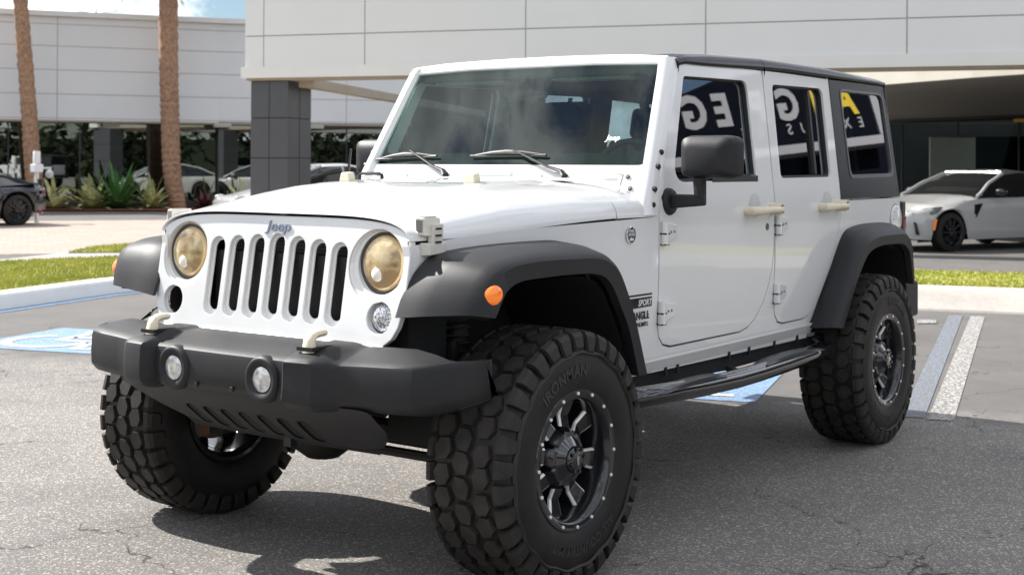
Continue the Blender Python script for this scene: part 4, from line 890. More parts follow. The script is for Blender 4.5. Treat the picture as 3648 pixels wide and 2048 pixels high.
# flares
def flare(name, inner, crease, lip, sy):
    rows = []
    n = len(inner)
    def res(P, n):
        P = [Vector(p) for p in P]; Ls = [0]
        for a, b in zip(P, P[1:]): Ls.append(Ls[-1]+(b-a).length)
        out = []
        for k in range(n):
            t = Ls[-1]*k/(n-1); i = 0
            while i < len(P)-2 and Ls[i+1] < t: i += 1
            f = (t-Ls[i])/(Ls[i+1]-Ls[i]); a, b, c, d = P[max(i-1, 0)], P[i], P[i+1], P[min(i+2, len(P)-1)]
            out.append(.5*((2*b)+(-a+c)*f+(2*a-5*b+4*c-d)*f*f+(-a+3*b-3*c+d)*f**3))
        return out
    return rows, res
def make_flare(inner, crease, lip, sy):
    # the three profiles are matched point by point
    K = len(inner); N = (K-1)*5+1
    def sp(P):
        P = [Vector(p) for p in P]; out = []
        for k in range(N):
            s_ = k/5; i = min(int(s_), K-2); f = s_-i; a, b, c, d = P[max(i-1, 0)], P[i], P[i+1], P[min(i+2, K-1)]
            out.append(.5*((2*b)+(-a+c)*f+(2*a-5*b+4*c-d)*f*f+(-a+3*b-3*c+d)*f**3))
        return out
    I, Cr, Lp = sp(inner), sp(crease), sp(lip); rows = [[], [], [], [], [], [], [], []]
    for a, c, l_ in zip(I, Cr, Lp):
        mid = a.lerp(c, .5); dn = (c-l_); dn = dn.normalized() if dn.length > 0 else Vector((0, 0, 1))
        rows[0].append(a); rows[1].append(a.lerp(c, .45)+dn*.010); rows[2].append(a.lerp(c, .85)+dn*.006); rows[3].append(c.lerp(l_, .06)+Vector((0, .0, 0))); rows[4].append(c.lerp(l_, .25)+Vector((0, .010, 0)))
        rows[5].append(l_); rows[6].append(l_+Vector((0, -.03, 0))-dn*.004); rows[7].append(a+Vector((0, -.02, 0))-dn*.012)
    rows = [[Vector((p.x, sy*p.y, p.z)) for p in r_] for r_ in rows]
    mb = MB(); mb.grid(rows, cu=True, capu=False)
    for idx in (0, -1): mb.add([r_[idx] for r_ in rows], [tuple(range(8))])
    return mb.build('wheel_arch_flare', clad, JP, smooth=38)
f_in = [(.487, .600, .922), (.455, .606, 1.000), (.412, .625, 1.075), (.355, .640, 1.118), (.25, .650, 1.134), (.08, .672, 1.144), (-.13, .702, 1.148), (-.27, .722, 1.143), (-.40, .745, 1.105), (-.46, .755, 1.03), (-.50, .765, .93), (-.53, .775, .80), (-.56, .785, .642)]
f_cr = [(.446, .870, .945), (.432, .888, 1.000), (.408, .905, 1.050), (.372, .916, 1.085), (.300, .925, 1.110), (.14, .93, 1.120), (-.04, .93, 1.116), (-.20, .93, 1.109), (-.300, .93, 1.085), (-.365, .93, 1.040), (-.425, .93, .955), (-.485, .93, .830), (-.562, .93, .643)]
f_lp = [(.405, .938, .937), (.392, .94, .955), (.368, .94, .990), (.335, .94, 1.022), (.265, .94, 1.043), (.13, .94, 1.047), (-.03, .94, 1.047), (-.17, .94, 1.041), (-.250, .94, 1.022), (-.305, .94, .980), (-.36, .94, .905), (-.42, .94, .812), (-.484, .94, .647)]
r_in = [(-2.396, .80, .630), (-2.481, .80, .748), (-2.55, .80, .83), (-2.628, .80, .915), (-2.72, .80, 1.02), (-2.80, .80, 1.085), (-2.90, .80, 1.108), (-3.08, .80, 1.120), (-3.35, .80, 1.118), (-3.50, .80, 1.10), (-3.56, .80, 1.05), (-3.60, .80, .95), (-3.61, .80, .78)]
r_cr = [(-2.385, .93, .642), (-2.47, .93, .757), (-2.53, .93, .825), (-2.60, .93, .900), (-2.68, .93, .975), (-2.76, .93, 1.030), (-2.85, .93, 1.062), (-2.99, .93, 1.077), (-3.20, .93, 1.077), (-3.334, .93, 1.073), (-3.405, .93, 1.045), (-3.448, .93, .985), (-3.485, .93, .78)]
r_lp = [(-2.458, .94, .633), (-2.54, .94, .735), (-2.59, .94, .80), (-2.645, .94, .86), (-2.715, .94, .925), (-2.785, .94, .975), (-2.865, .94, 1.0), (-2.998, .94, 1.013), (-3.19, .94, 1.013), (-3.29, .94, 1.007), (-3.36, .94, .985), (-3.41, .94, .94), (-3.46, .94, .78)]
for sy in (1, -1):
    fl = make_flare(f_in, f_cr, f_lp, sy)
    mb = MB(); c = Vector((.388, sy*.922, 1.006)); mb.lathe([(.033, -.03), (.033, .006), (.027, .012), (.015, .016), (0, .017)], c, (.14, sy, .02), 28); mb.build('side_marker', amber, fl, smooth=60)
    make_flare(r_in, r_cr, r_lp, sy)
    # wheel well liners run inboard from the lips of the flares
    for lp, cx in ((f_lp, -.04), (r_lp, -2.98)):
        ln = [Vector((p[0]+(.014 if p[0] < cx else -.014), sy*.905, p[2]-.012)) for p in lp]
        ln = [Vector((ln[0].x+.0, ln[0].y, .60))]+ln+[Vector((ln[-1].x, ln[-1].y, .55))] if cx < -1 else ln+[Vector((ln[-1].x, ln[-1].y, .55))]
        inn = [Vector((p.x, sy*.42, p.z)) for p in ln]
        mb = MB(); mb.grid([ln, inn]); mb.add(inn, [tuple(range(len(inn)))]); mb.build('wheel_well', dark, JP, smooth=40)
    if sy > 0: mb = MB(); mb.box((.30, sy*.53, .86), (.20, .10, .34)); mb.build('inner_fender', dark, JP, smooth=0)

# bumper: loft across y.  (y, x_front, x_back, z_bottom, z_front_top, z_back_top)
def bumper():
    st = []
    def S(y, xf, zb, zt, xb=.52, zbt=.845): st.append((y, xf, xb, zb, zt, zbt))
    half = [(0, .708, .640, .785), (.300, .704, .640, .785), (.318, .704, .640, .785), (.336, .742, .636, .790), (.346, .750, .634, .792), (.43, .742, .633, .792), (.452, .734, .632, .790), (.478, .700, .632, .785), (.500, .672, .634, .782), (.515, .662, .634, .784), (.60, .652, .636, .788), (.70, .640, .638, .791), (.78, .624, .640, .794), (.83, .575, .648, .797), (.865, .510, .658, .800), (.885, .450, .668, .800), (.895, .392, .676, .798)]
    rows = []
    ys = [(-h[0],)+h[1:] for h in half[:0:-1]]+half
    for y, xf, zb, zt in ys:
        ay = abs(y); xb = min(.50, xf-.03); top = zt+.040*(1-sm(ay, .70, .895)); ch = .022
        dent = 0
        e_ = .010
        rows.append([Vector((xb, y, zb+.05)), Vector((xb, y, zb-.002)), Vector((xf-.075, y, zb-.006)), Vector((xf-.034, y, zb+.000)), Vector((xf-.026, y, zb+.004)), Vector((xf-.005, y, zb+.026)), Vector((xf-.001, y, zb+.034)), Vector((xf+.001, y, (zb+zt)/2)), Vector((xf-.003, y, zt-.016)), Vector((xf-.007, y, zt-.005)), Vector((xf-.018, y, zt+.003)), Vector((xf-.040, y, zt+.010 if ay < .8 else zt+.003)), Vector((max(xb+.01, xf-.12), y, top-.004)), Vector((xb, y, top))])
    # dent in the left block
    for r_ in rows:
        for p in r_:
            d = ((p.y-.40)/.055)**2+((p.z-.735)/.05)**2
            if p.x > .68 and d < 3: p.x -= .030*math.exp(-d)
    mb = MB(); mb.grid(rows, cv=True, capu=True); return mb
bp = bumper().build('front_bumper', clad, JP, smooth=32)
mb = MB()
for y_ in (-.10, .075): mb.lathe([(.009, -.004), (.009, .003), (.006, .005), (0, .005)], (.708, y_, .668), (1, 0, 0), 12)
split_build(mb, 'bumper_plug', decal, bp, smooth=30)
# valance with seven slots
def vmap(y, s_, d):   # s_: 0 top .. 1 bottom
    x = .672-.182*s_-.02*(y/.5)**2; z = .645-.165*s_**.85
    return Vector((x-d*.7, y, z-d*.5))
vo_ = [(-.60, .0), (.62, .0), (.63, .35), (.60, .62), (.55, .86), (.45, 1.0), (-.28, 1.0), (-.40, .80), (-.47, .55), (-.53, .30)]
vh = []
for k in range(-3, 4):
    y = k*.092; P = []
    for a in range(0, 181, 30): P.append((y+.022*math.cos(R(a)), .50-.0+(-.13)*math.sin(R(a))*1.0))
    P = [(y+.027*math.cos(R(a)), .48-.10*math.sin(R(a))) for a in range(0, 181, 30)]+[(y+.027*math.cos(R(a)), .90-.08*math.sin(R(a))) for a in range(180, 361, 30)]
    vh.append(P)
val = panel_obj('valance', rpoly(vo_, .05, 4), vh, vmap, .010, clad, JP, [-.45+.1*k for k in range(11)], [.2, .4, .6, .8], bevel=.003, smooth=35)
mb = MB(); mb.grid([[vmap(y, s_, .05) for y in (-.4, 0, .5)] for s_ in (.3, .6, .98)]); mb.box((.30, .60, .565), (.05, .34, .16)); mb.build('valance_backing', dark, JP, smooth=0)
for sy in (1, -1):
    mb = MB(); c = Vector((.694, sy*.216, .714)); mb.lathe([(.078, -.01), (.077, .012), (.072, .021), (.065, .024), (.056, .022), (.045, .0145), (.042, .012), (.0, .012)], c, (1, 0, 0), 36); fg = mb.build('fog_lamp', clad, JP, smooth=40)
    mb = MB(); mb.lathe([(.0415, .015), (.034, .018), (.02, .021), (0, .022)], c, (1, 0, 0), 32); mb.build('lens', foglens, fg, smooth=60)
    # tow hook
    mb = MB(); b = Vector((.655, sy*.385, .832)); rows = []
    for p, w_, t_ in (((0.010, 0, -.020), .027, .021), ((.008, 0, .002), .024, .018), ((.005, 0, .018), .0235, .017), ((-.001, 0, .030), .023, .016), ((-.014, 0, .036), .022, .014), ((-.038, 0, .038), .022, .013), ((-.056, 0, .038), .021, .012), ((-.061, 0, .038), .016, .008)):
        c_ = b+Vector(p); k = len(rows); nx = Vector((1, 0, 0)) if k < 3 else (Vector((.7, 0, .7)) if k == 3 else Vector((0, 0, 1)))
        rows.append([c_+Vector((0, w_, 0))*math.cos(a)+nx*t_*math.sin(a) for a in [2*math.pi*j/10 for j in range(10)]])
    mb.grid(rows, cv=True, capu=True); hk = mb.build('tow_hook', cream, JP, smooth=50)
    mb = MB(); mb.box((.635, sy*.385, .824), (.10, .07, .012)); mb.build('tow_hook_base', dark, hk, smooth=0)
# chassis hints: axle, diff, tie rod, sway bar, frame
mb = MB(); mb.tube([(0, -.72, .43), (0, .72, .43)], .045, 10); mb.sphere((0, -.18, .42), .15, (1, 1, .95), 14); mb.tube([(.16, -.7, .40), (.16, .7, .40)], .018, 8); mb.tube([(-2.946, -.72, .43), (-2.946, .72, .43)], .045, 10); mb.sphere((-2.946, 0, .42), .15)
for sy in (1, -1):
    mb.bar((.50, sy*.40, .66), (-3.6, sy*.40, .62), .07, .12); mb.tube([(.05, sy*.50, .42), (.02, sy*.48, .85)], .05, 12); mb.tube([(.12, sy*.58, .40), (.10, sy*.52, .80)], .025, 8)
    mb.box((.10, sy*.62, .42), (.10, .08, .14))
mb.tube([(.42, -.5, .60), (.42, .5, .60)], .02, 8); mb.box((.2, .45, .52), (.14, .06, .06)); mb.box((.46, .10, .462), (.03, .035, .04)); mb.box((-1.3, 0, .55), (1.6, .7, .18)); mb.box((.1, 0, .9), (.6, .7, .4))
mb.build('chassis', mat('chassis_black', (.015, .014, .013), rough=.6), JP, smooth=35)
mb = MB(); mb.tube([(.05, .50, .60), (.05, .50, .62)], .062, 12)
for k in range(7): mb.lathe([(.045, .0), (.058, .004), (.045, .008)], (.04, .49, .70+k*.028), (0, 0, 1), 16)
mb.build('coil_spring', mat('spring_grey', (.10, .09, .085), rough=.5), JP, smooth=40)
# side step
for sy in (1, -1):
    mb = MB(); mb.tube([(-.50, sy*.60, .52), (-.56, sy*.80, .530), (-.64, sy*.865, .540), (-.9, sy*.875, .530), (-1.1, sy*.875, .520), (-1.40, sy*.875, .512), (-1.62, sy*.875, .512), (-1.9, sy*.875, .518), (-2.2, sy*.875, .528), (-2.40, sy*.865, .532), (-2.50, sy*.80, .53), (-2.54, sy*.62, .52)], .040, 16)
    st = mb.build('side_step', gloss_blk, JP, smooth=50)
    for xa, xb_ in ((-.74, -1.28), (-1.66, -2.30)):
        mb = MB(); rows = []
        for k in range(9):
            x = xa+(xb_-xa)*k/8; e = math.sin(math.pi*k/8)**.35 if 0 < k < 8 else 0; rows.append([Vector((x, sy*(.875+y), .560+z*e-.016*(1-e))) for y, z in ((-.038, -.005), (-.034, .004), (0, .008), (.034, .004), (.038, -.012))])
        mb.grid(rows); mb.build('step_pad', mat('step_pad_grey', (.025, .027, .032), rough=.28), st, smooth=50)
    mb = MB()
    for x in (-.98, -1.08, -1.55, -1.75, -2.02, -2.28): mb.box((x, sy*.775, .588), (.014, .010, .035))
    for x in (-1.02, -1.58, -2.1): mb.bar((x, sy*.6, .565), (x, sy*.87, .50), .035, .02)
    split_build(mb, 'step_bracket', clad, st, smooth=0)
    mb = MB(); mb.box((-1.52, sy*.74, .56), (1.86, .03, .075)); mb.build('rocker_guard', dark, JP, smooth=0)
# mirrors
for sy in (1, -1):
    zc = 1.455; bx = -.955
    mb = MB(); mb.lathe([(.056, -.006), (.056, .012), (.044, .026), (0, .030)], (bx, sy*.797, 1.274), (0, sy, 0), 28)
    P = [Vector((bx+.020, sy*.80, 1.246)), Vector((bx-.016, sy*.80, 1.246)), Vector((bx-.006, sy*.97, 1.262)), Vector((bx+.024, sy*.97, 1.262)), Vector((bx+.020, sy*.80, 1.306)), Vector((bx-.016, sy*.80, 1.306)), Vector((bx-.006, sy*.97, 1.304)), Vector((bx+.024, sy*.97, 1.304))]
    mb.hexa(P); mr_ = mb.build('mirror_arm', clad, JP, smooth=35, bevel=.008)
    mb = MB(); mb.tube([(bx+.005, sy*.945, 1.298), (bx+.005, sy*.942, 1.37)], [.024, .027], 12); mb.build('mirror_post', clad, mr_, smooth=40)
    # housing
    def ring(x, sx, sz, yc, zc_): return [Vector((x, sy*(yc+y*sx), zc_+z*sz)) for y, z in rpoly([(-1, -1), (1, -1), (1, 1), (-1, 1)], .38, 5)]
    yc = .985 if sy > 0 else .885
    bx = bx if sy > 0 else bx-.15
    rows = [ring(bx-.060, .108, .076, yc+.008, zc-.004), ring(bx-.050, .116, .083, yc+.006, zc-.002), ring(bx-.0, .119, .085, yc+.003, zc-.001), ring(bx+.030, .112, .080, yc, zc-.002), ring(bx+.048, .096, .066, yc-.004, zc-.006), ring(bx+.058, .070, .045, yc-.01, zc-.010)]
    mb = MB(); mb.grid(rows, cv=True, capu=True); mh = mb.build('mirror_housing', clad, mr_, smooth=30)
    mb = MB(); mb.add([Vector((bx-.0605, p.y, p.z)) for p in ring(bx-.061, .098, .068, yc+.008, zc-.004)], [tuple(range(24))]); mb.build('mirror_glass', chrome, mh, smooth=0)
# badges and decals
Y = lambda x, z: yside(x, z)+.0012
def sidetext(s, x, z, size, m, name, bold=.0, shear=.2, space=1.0, dx=0):
    text_mb(s, lambda u, v, d: Vector((x-u, Y(x-u, z+v)+d, z+v)), depth=.0012, size=size, bold=bold, shear=shear, align='RIGHT', space=space).build(name, m, JP, smooth=0)
mb = MB()
for a_, b_ in (((-.62, .905), (-.832, .909)), ):
    pass
mb.add([Vector((x, Y(x, z), z)) for x, z in ((-.50, .897), (-.832, .904), (-.832, .866), (-.50, .852))], [(0, 1, 2, 3)]); mb.add([Vector((x, Y(x, z), z)) for x, z in ((-.50, .911), (-.832, .918), (-.832, .911), (-.50, .903))], [(0, 1, 2, 3)]); mb.build('badge_bar', decal, JP, smooth=0)
text_mb('SPORT', lambda u, v, d: Vector((-.826-u*1.0, Y(-.826, .882)+.0012+d, .883+v)), depth=.0008, size=.034, bold=.0006, shear=.25, align='RIGHT').build('badge_sport', decalw, JP, smooth=0)
text_mb('WRANGLER', lambda u, v, d: Vector((-.848-u, Y(-.8, .84)+d, .832+v)), depth=.0012, size=.041, bold=.0014, shear=0, align='RIGHT').build('badge_model', decal, JP, smooth=0)
text_mb('UNLIMITED', lambda u, v, d: Vector((-.836-u, Y(-.8, .8)+d, .797+v)), depth=.0012, size=.023, bold=.0005, shear=.2, align='RIGHT', space=1.05).build('badge_trim', decal, JP, smooth=0)
mb = MB(); mb.lathe([(.034, .0), (.034, .004), (.030, .005), (.030, .0052)], (-.696, yside(-.696, 1.15), 1.15), (0, 1, 0), 32); bdg = mb.build('round_badge', chrome, JP, smooth=40)
mb = MB(); mb.lathe([(.0305, .0045), (0, .0046)], (-.696, yside(-.696, 1.15), 1.15), (0, 1, 0), 32); mb.build('badge_face', mat('badge_grey', (.06, .07, .08), rough=.3), bdg, smooth=0)
for s_, z in (('TRAIL', 1.165), ('RATED', 1.151)):
    text_mb(s_, lambda u, v, d: Vector((-.696-u, yside(-.696, 1.15)+.0048+d, z+v)), depth=.0006, size=.015, bold=.0003).build('badge_text', decalw, bdg, smooth=0)
mb = MB(); mb.add([Vector((x, yside(-.696, 1.15)+.0052, z)) for x, z in ((-.678, 1.128), (-.714, 1.128), (-.706, 1.140), (-.699, 1.135), (-.690, 1.142))], [(0, 1, 2, 3, 4)]); mb.build('badge_peaks', decalw, bdg, smooth=0)
# fuel door, tail lamps, rear bumper, antenna
mb = MB(); mb.lathe([(.0, .0135), (.072, .0125), (.080, .009), (.082, .0)], (-3.555, yside(-3.5, 1.13), 1.128), (0, 1, 0), 40); fd_ = mb.build('fuel_cap', white, JP, smooth=40)
mb = MB()
for k in range(8): a = 2*math.pi*k/8; mb.lathe([(.004, .0), (.004, .002), (0, .002)], (-3.555+.062*math.cos(a), yside(-3.5, 1.13)+.0125, 1.128+.062*math.sin(a)), (0, 1, 0), 8)
split_build(mb, 'fuel_cap_screw', mat('bolt_grey', (.25, .25, .25)), fd_, smooth=0)
mb = MB(); mb.lathe([(.084, .0), (.084, .0025), (.0865, .0025), (.0865, 0)], (-3.555, yside(-3.5, 1.13), 1.128), (0, 1, 0), 40); mb.build('fuel_cap_gap', mat('gap_tan', (.25, .2, .15), rough=.6), fd_, smooth=0)
for sy in (1, -1):
    mb = MB(); mb.box((-3.668, sy*.755, 1.135), (.066, .118, .185)); tl = mb.build('tail_lamp', decal, JP, smooth=30, bevel=.01)
    mb = MB(); mb.box((-3.684, sy*.758, 1.105), (.045, .116, .085)); mb.build('lens', redlens, tl, smooth=30, bevel=.008)
mb = MB(); mb.box((-3.76, 0, .70), (.15, 1.60, .17)); mb.box((-3.72, .80, .67), (.22, .09, .20)); mb.box((-3.72, -.80, .67), (.22, .09, .20)); mb.build('rear_bumper', clad, JP, smooth=30, bevel=.015)
mb = MB(); mb.box((-3.70, .80, .885), (.15, .07, .15)); mb.build('bumper_cap', clad, JP, smooth=30, bevel=.012)
mb = MB(); mb.tube([(-.70, -.735, 1.20), (-.70, -.735, 1.265), (-.70, -.735, 1.27)], [.012, .010, .004], 8); mb.tube([(-.70, -.72, 1.26), (-.70, -.69, 1.488)], [.007, .006], 6); mb.build('aerial', decal, JP, smooth=40)
# spare wheel is out of view behind the tailgate; carrier left out
# interior
mb = MB(); mb.box((-1.13, 0, 1.25), (.34, 1.44, .26)); mb.box((-1.02, 0, 1.385), (.26, 1.42, .03)); db = mb.build('dashboard', inter, JP, smooth=30, bevel=.03)
mb = MB(); sw = []
for k in range(24): a = 2*math.pi*k/24; sw.append(Vector((-1.33-.065*math.sin(a), .37+.18*math.cos(a), 1.36+.17*math.sin(a))))
rows = []
for k in range(24):
    p = sw[k]; t = (sw[(k+1) % 24]-sw[k-1]).normalized(); n_ = Vector((.9, 0, .35)).normalized(); b_ = t.cross(n_).normalized()
    rows.append([p+n_*.014*math.cos(a)+b_*.014*math.sin(a) for a in [2*math.pi*j/8 for j in range(8)]])
mb.grid(rows, cu=True, cv=True); mb.bar((-1.33, .20, 1.36), (-1.33, .54, 1.36), .03, .03); mb.build('steering_wheel', inter, JP, smooth=50)
for nm, xs, sy in (('seat', -1.78, .37), ('seat', -1.78, -.37), ('rear_seat', -2.62, .33), ('rear_seat', -2.62, -.33)):
    mb = MB(); r_ = Matrix.Rotation(R(-14), 3, 'Y'); mb.box((xs+.22, sy, .93), (.52, .52, .16)); mb.box((xs-.09, sy, 1.26), (.14, .50, .62), r_)
    s_ = mb.build(nm, seatm, JP, smooth=40, bevel=.045, seg=3)
    mb = MB(); mb.box((xs-.20, sy, 1.655), (.10, .27, .18), r_); mb.build('headrest', seatm, s_, smooth=40, bevel=.035, seg=3)
mb = MB()
for sy in (1, -1):
    mb.tube([(-1.14, sy*.60, 1.83), (-1.5, sy*.62, 1.835), (-2.3, sy*.62, 1.84), (-3.2, sy*.62, 1.82), (-3.45, sy*.62, 1.3)], .032, 8); mb.tube([(-2.02, sy*.63, 1.82), (-2.02, sy*.70, 1.2)], .032, 8)
mb.tube([(-2.02, -.62, 1.83), (-2.02, .62, 1.83)], .032, 8); mb.tube([(-3.2, -.62, 1.82), (-3.2, .62, 1.82)], .032, 8); mb.tube([(-1.35, 0, 1.84), (-3.2, 0, 1.83)], .028, 8); mb.build('roll_cage', inter, JP, smooth=40)
mb = MB(); mb.sphere((-1.16, -.045, 1.735), .06, (.35, 2.0, .62), 14); mb.tube([(-1.16, -.045, 1.75), (-1.13, -.045, 1.80)], .012, 6); rv = mb.build('rear_view_mirror', decal, JP, smooth=50)
mb = MB(); mb.box((-1.20, .30, 1.80), (.12, .40, .015)); mb.box((-1.20, -.36, 1.80), (.12, .40, .015)); split_build(mb, 'sun_visor', mat('visor_grey', (.16, .17, .17), rough=.8), JP, smooth=0, bevel=.004)

# ---- wheels
WR, TW = .436, .302        # tyre radius, width
def tyre_mesh():
    # axis +Y is outboard; wheel centre at origin
    prof = []
    hw = TW/2
    pts = [(.222, hw-.012), (.232, hw-.002), (.245, hw+.004), (.275, hw+.012), (.315, hw+.014), (.350, hw+.008), (.372, hw-.002), (.388, hw-.010), (.402, hw-.018), (.412, hw-.030), (.418, hw-.055), (.421, 0)]
    full = pts+[(r_, -y) for r_, y in pts[-2::-1]]
    mb = MB(); mb.lathe([(r_, y) for r_, y in full], (0, 0, 0), (0, 1, 0), 96); return mb
def P3(ang, r_, y): return Vector((math.cos(ang)*r_, y, math.sin(ang)*r_))
def tread_mesh():
    mb = MB(); N = 34; rnd = random.Random(3)
    cols = [(-.078, .0), (.0, .5), (.078, .0)]
    da = 2*math.pi/N
    for ci, (yc, ph) in enumerate(cols):
        for k in range(N):
            a0 = (k+ph+.06*math.sin(k*2.7+ci))*da; w = .0345; h = da*.46
            shp = [(-.62, -1), (.45, -.92), (1.0, -.15), (.66, 1), (-.45, .92), (-1.0, .15)]
            if ci % 2: shp = [(-x_, y_) for x_, y_ in shp][::-1]
            top = []; bot = []
            for sx, sa in shp:
                top.append(P3(a0+sa*h*.95, WR-.0015*abs(yc)/.1, yc+sx*w*.96)); bot.append(P3(a0+sa*h*.99, WR-.018, yc+sx*w*1.0))
            n = 6; mb.add(top+bot, [tuple(range(n))]+[(i, (i+1) % n, n+(i+1) % n, n+i) for i in range(n)])
    for sy in (1, -1):
        for k in range(N):
            a0 = (k+(.0 if sy < 0 else .5)*1.0+.0)*da; long_ = k % 2; h = da*.37
            # shoulder lug wraps from tread onto sidewall
            sec = [(WR-.003, .128), (WR-.008, .147), (WR-.022, .1575), (.392, .1620), (.366 if long_ else .378, .1655)]
            wf = [1.0, .98, .92, .86, .70]
            outer = []; 
            for (r_, y), f in zip(sec, wf): outer.append([P3(a0-h*f, r_, sy*y), P3(a0+h*f, r_, sy*y)])
            inner = [[P3(a0-h*f*1.05, r_-.017, sy*(y-.010)), P3(a0+h*f*1.05, r_-.017, sy*(y-.010))] for (r_, y), f in zip(sec, wf)]
            for i in range(len(sec)-1):
                mb.add([outer[i][0], outer[i][1], outer[i+1][1], outer[i+1][0]], [(0, 1, 2, 3)])
                mb.add([outer[i][0], outer[i+1][0], inner[i+1][0], inner[i][0]], [(0, 1, 2, 3)]); mb.add([outer[i][1], outer[i+1][1], inner[i+1][1], inner[i][1]], [(3, 2, 1, 0)])
            mb.add([outer[0][0], outer[0][1], inner[0][1], inner[0][0]], [(0, 1, 2, 3)]); mb.add([outer[-1][0], outer[-1][1], inner[-1][1], inner[-1][0]], [(3, 2, 1, 0)])
            # groove across the lug
            mb.add([P3(a0-h*.1, WR-.0065, sy*.146), P3(a0+h*.1, WR-.0065, sy*.146), P3(a0+h*.1, .390, sy*.1626), P3(a0-h*.1, .390, sy*.1626)], [])
    # scalloped ring on the sidewall
    return mb
def ringwave():
    mb = MB(); rows = [[], [], []]
    for k in range(144):
        a = 2*math.pi*k/144; w = .003*math.sin(a*17); rows[0].append(P3(a, .352+w, TW/2+.0085)); rows[1].append(P3(a, .358+w, TW/2+.0165)); rows[2].append(P3(a, .366+w, TW/2+.006))
    mb.grid(rows, cv=True); return mb
def rim_mesh():
    mb = MB(); y = TW/2
    mb.lathe([(.205, y-.30), (.222, y-.298), (.222, y-.285), (.19, y-.27), (.185, y-.18), (.190, y-.10), (.198, y-.03), (.205, y-.004), (.212, y+.002), (.236, y+.004), (.240, y-.002), (.236, y-.012)], (0, 0, 0), (0, 1, 0), 96)
    mb.lathe([(0, y-.16), (.11, y-.16), (.11, y-.13)], (0, 0, 0), (0, 1, 0), 24)
    return mb
def spokes():
    mb = MB(); ml = MB(); y = TW/2; n = 8
    for k in range(n):
        a = 2*math.pi*k/n+.18; d = lambda r_, t: P3(a+t/max(r_, .01), r_, 0)
        sec = [(.060, .028, y-.030, y-.075), (.088, .031, y-.034, y-.085), (.104, .028, y-.060, y-.105), (.14, .026, y-.072, y-.115), (.198, .036, y-.056, y-.110)]
        rows = []
        for r_, w, yt, yb2 in sec:
            c = Vector((math.cos(a), 0, math.sin(a)))*r_; s_ = Vector((-math.sin(a), 0, math.cos(a)))
            rows.append([c+s_*w*1.05+Vector((0, yb2, 0)), c+s_*w+Vector((0, yt-.006, 0)), c+s_*w*.75+Vector((0, yt, 0)), c-s_*w*.75+Vector((0, yt, 0)), c-s_*w+Vector((0, yt-.006, 0)), c-s_*w*1.05+Vector((0, yb2, 0))])
        mb.grid(rows, cv=True, capu=True)
        for sg in (-1, 1):       # milled edges on the window side of each spoke
            pr = []
            for r_, w, yt, _ in sec[2:]:
                c = Vector((math.cos(a), 0, math.sin(a)))*r_; s_ = Vector((-math.sin(a), 0, math.cos(a)))*sg
                pr.append([c+s_*w*.80+Vector((0, yt+.0014, 0)), c+s_*w*1.05+Vector((0, yt-.004, 0)), c+s_*w*1.07+Vector((0, yt-.010, 0))])
            c = Vector((math.cos(a), 0, math.sin(a)))*.100; s_ = Vector((-math.sin(a), 0, math.cos(a)))*sg
            ml.grid(pr)
    return mb, ml
def cap_mesh():
    mb = MB(); y = TW/2
    mb.lathe([(.088, y-.055), (.086, y-.040), (.072, y-.030), (.046, y-.012), (.044, y-.002), (.038, y+.004), (.030, y+.006), (0, y+.006)], (0, 0, 0), (0, 1, 0), 32)
    for k in range(8):
        a = 2*math.pi*k/8+.18+math.pi/8; mb.lathe([(.007, .0), (.007, .010), (0, .010)], P3(a, .039, y+.0), (0, 1, 0), 8)
    return mb
tyM, trM, rgM, rmM, (spM, mlM), cpM = tyre_mesh(), tread_mesh(), ringwave(), rim_mesh(), spokes(), cap_mesh()
txt = MB()
def arc_text(s, mid_deg, rr_, size, bottom=False):
    def f(u, v, d):
        r_ = rr_+v if not bottom else rr_-v
        a = R(mid_deg)+(u/rr_ if bottom else -u/rr_)*1.0
        return P3(a, r_, TW/2+.0125+d)
    return text_mb(s, f, depth=.0035, size=size, bold=.0012, shear=0, space=1.08)
# seen from outboard (+Y side looking -Y) x runs to the left: forward is left, so angle measured from +X (forward)
def arc_text2(s, mid_deg, rr_, size):
    def f(u, v, d):
        a = R(mid_deg)+(-(-u))/rr_
        return P3(a, rr_+v, TW/2+.0125+d)
    return text_mb(s, f, depth=.0035, size=size, bold=.0012, space=1.08)
t1 = arc_text2('IRONMAN', 78, .300, .052); t2 = None
def fl2(u, v, d, rr_=.300, mid=255): return P3(R(mid)+u/rr_, rr_+v, TW/2+.0125+d)
t1 = text_mb('IRONMAN', lambda u, v, d: P3(R(72)+u/.300, .300+v, TW/2+.0115+d), depth=.004, size=.054, bold=.0016, space=1.1)
t2 = text_mb('ALL COUNTRY M/T', lambda u, v, d: P3(R(265)+u/.298, .298+v, TW/2+.0110+d), depth=.004, size=.042, bold=.0012, space=1.05)
txt.add(t1.v, t1.f); txt.add(t2.v, t2.f)
bt = MB()
for k in range(16): a = 2*math.pi*k/16; bt.lathe([(.0062, .0), (.0062, .004), (.0048, .0055), (0, .0055)], P3(a, .2235, TW/2+.0035), (0, 1, 0), 8)
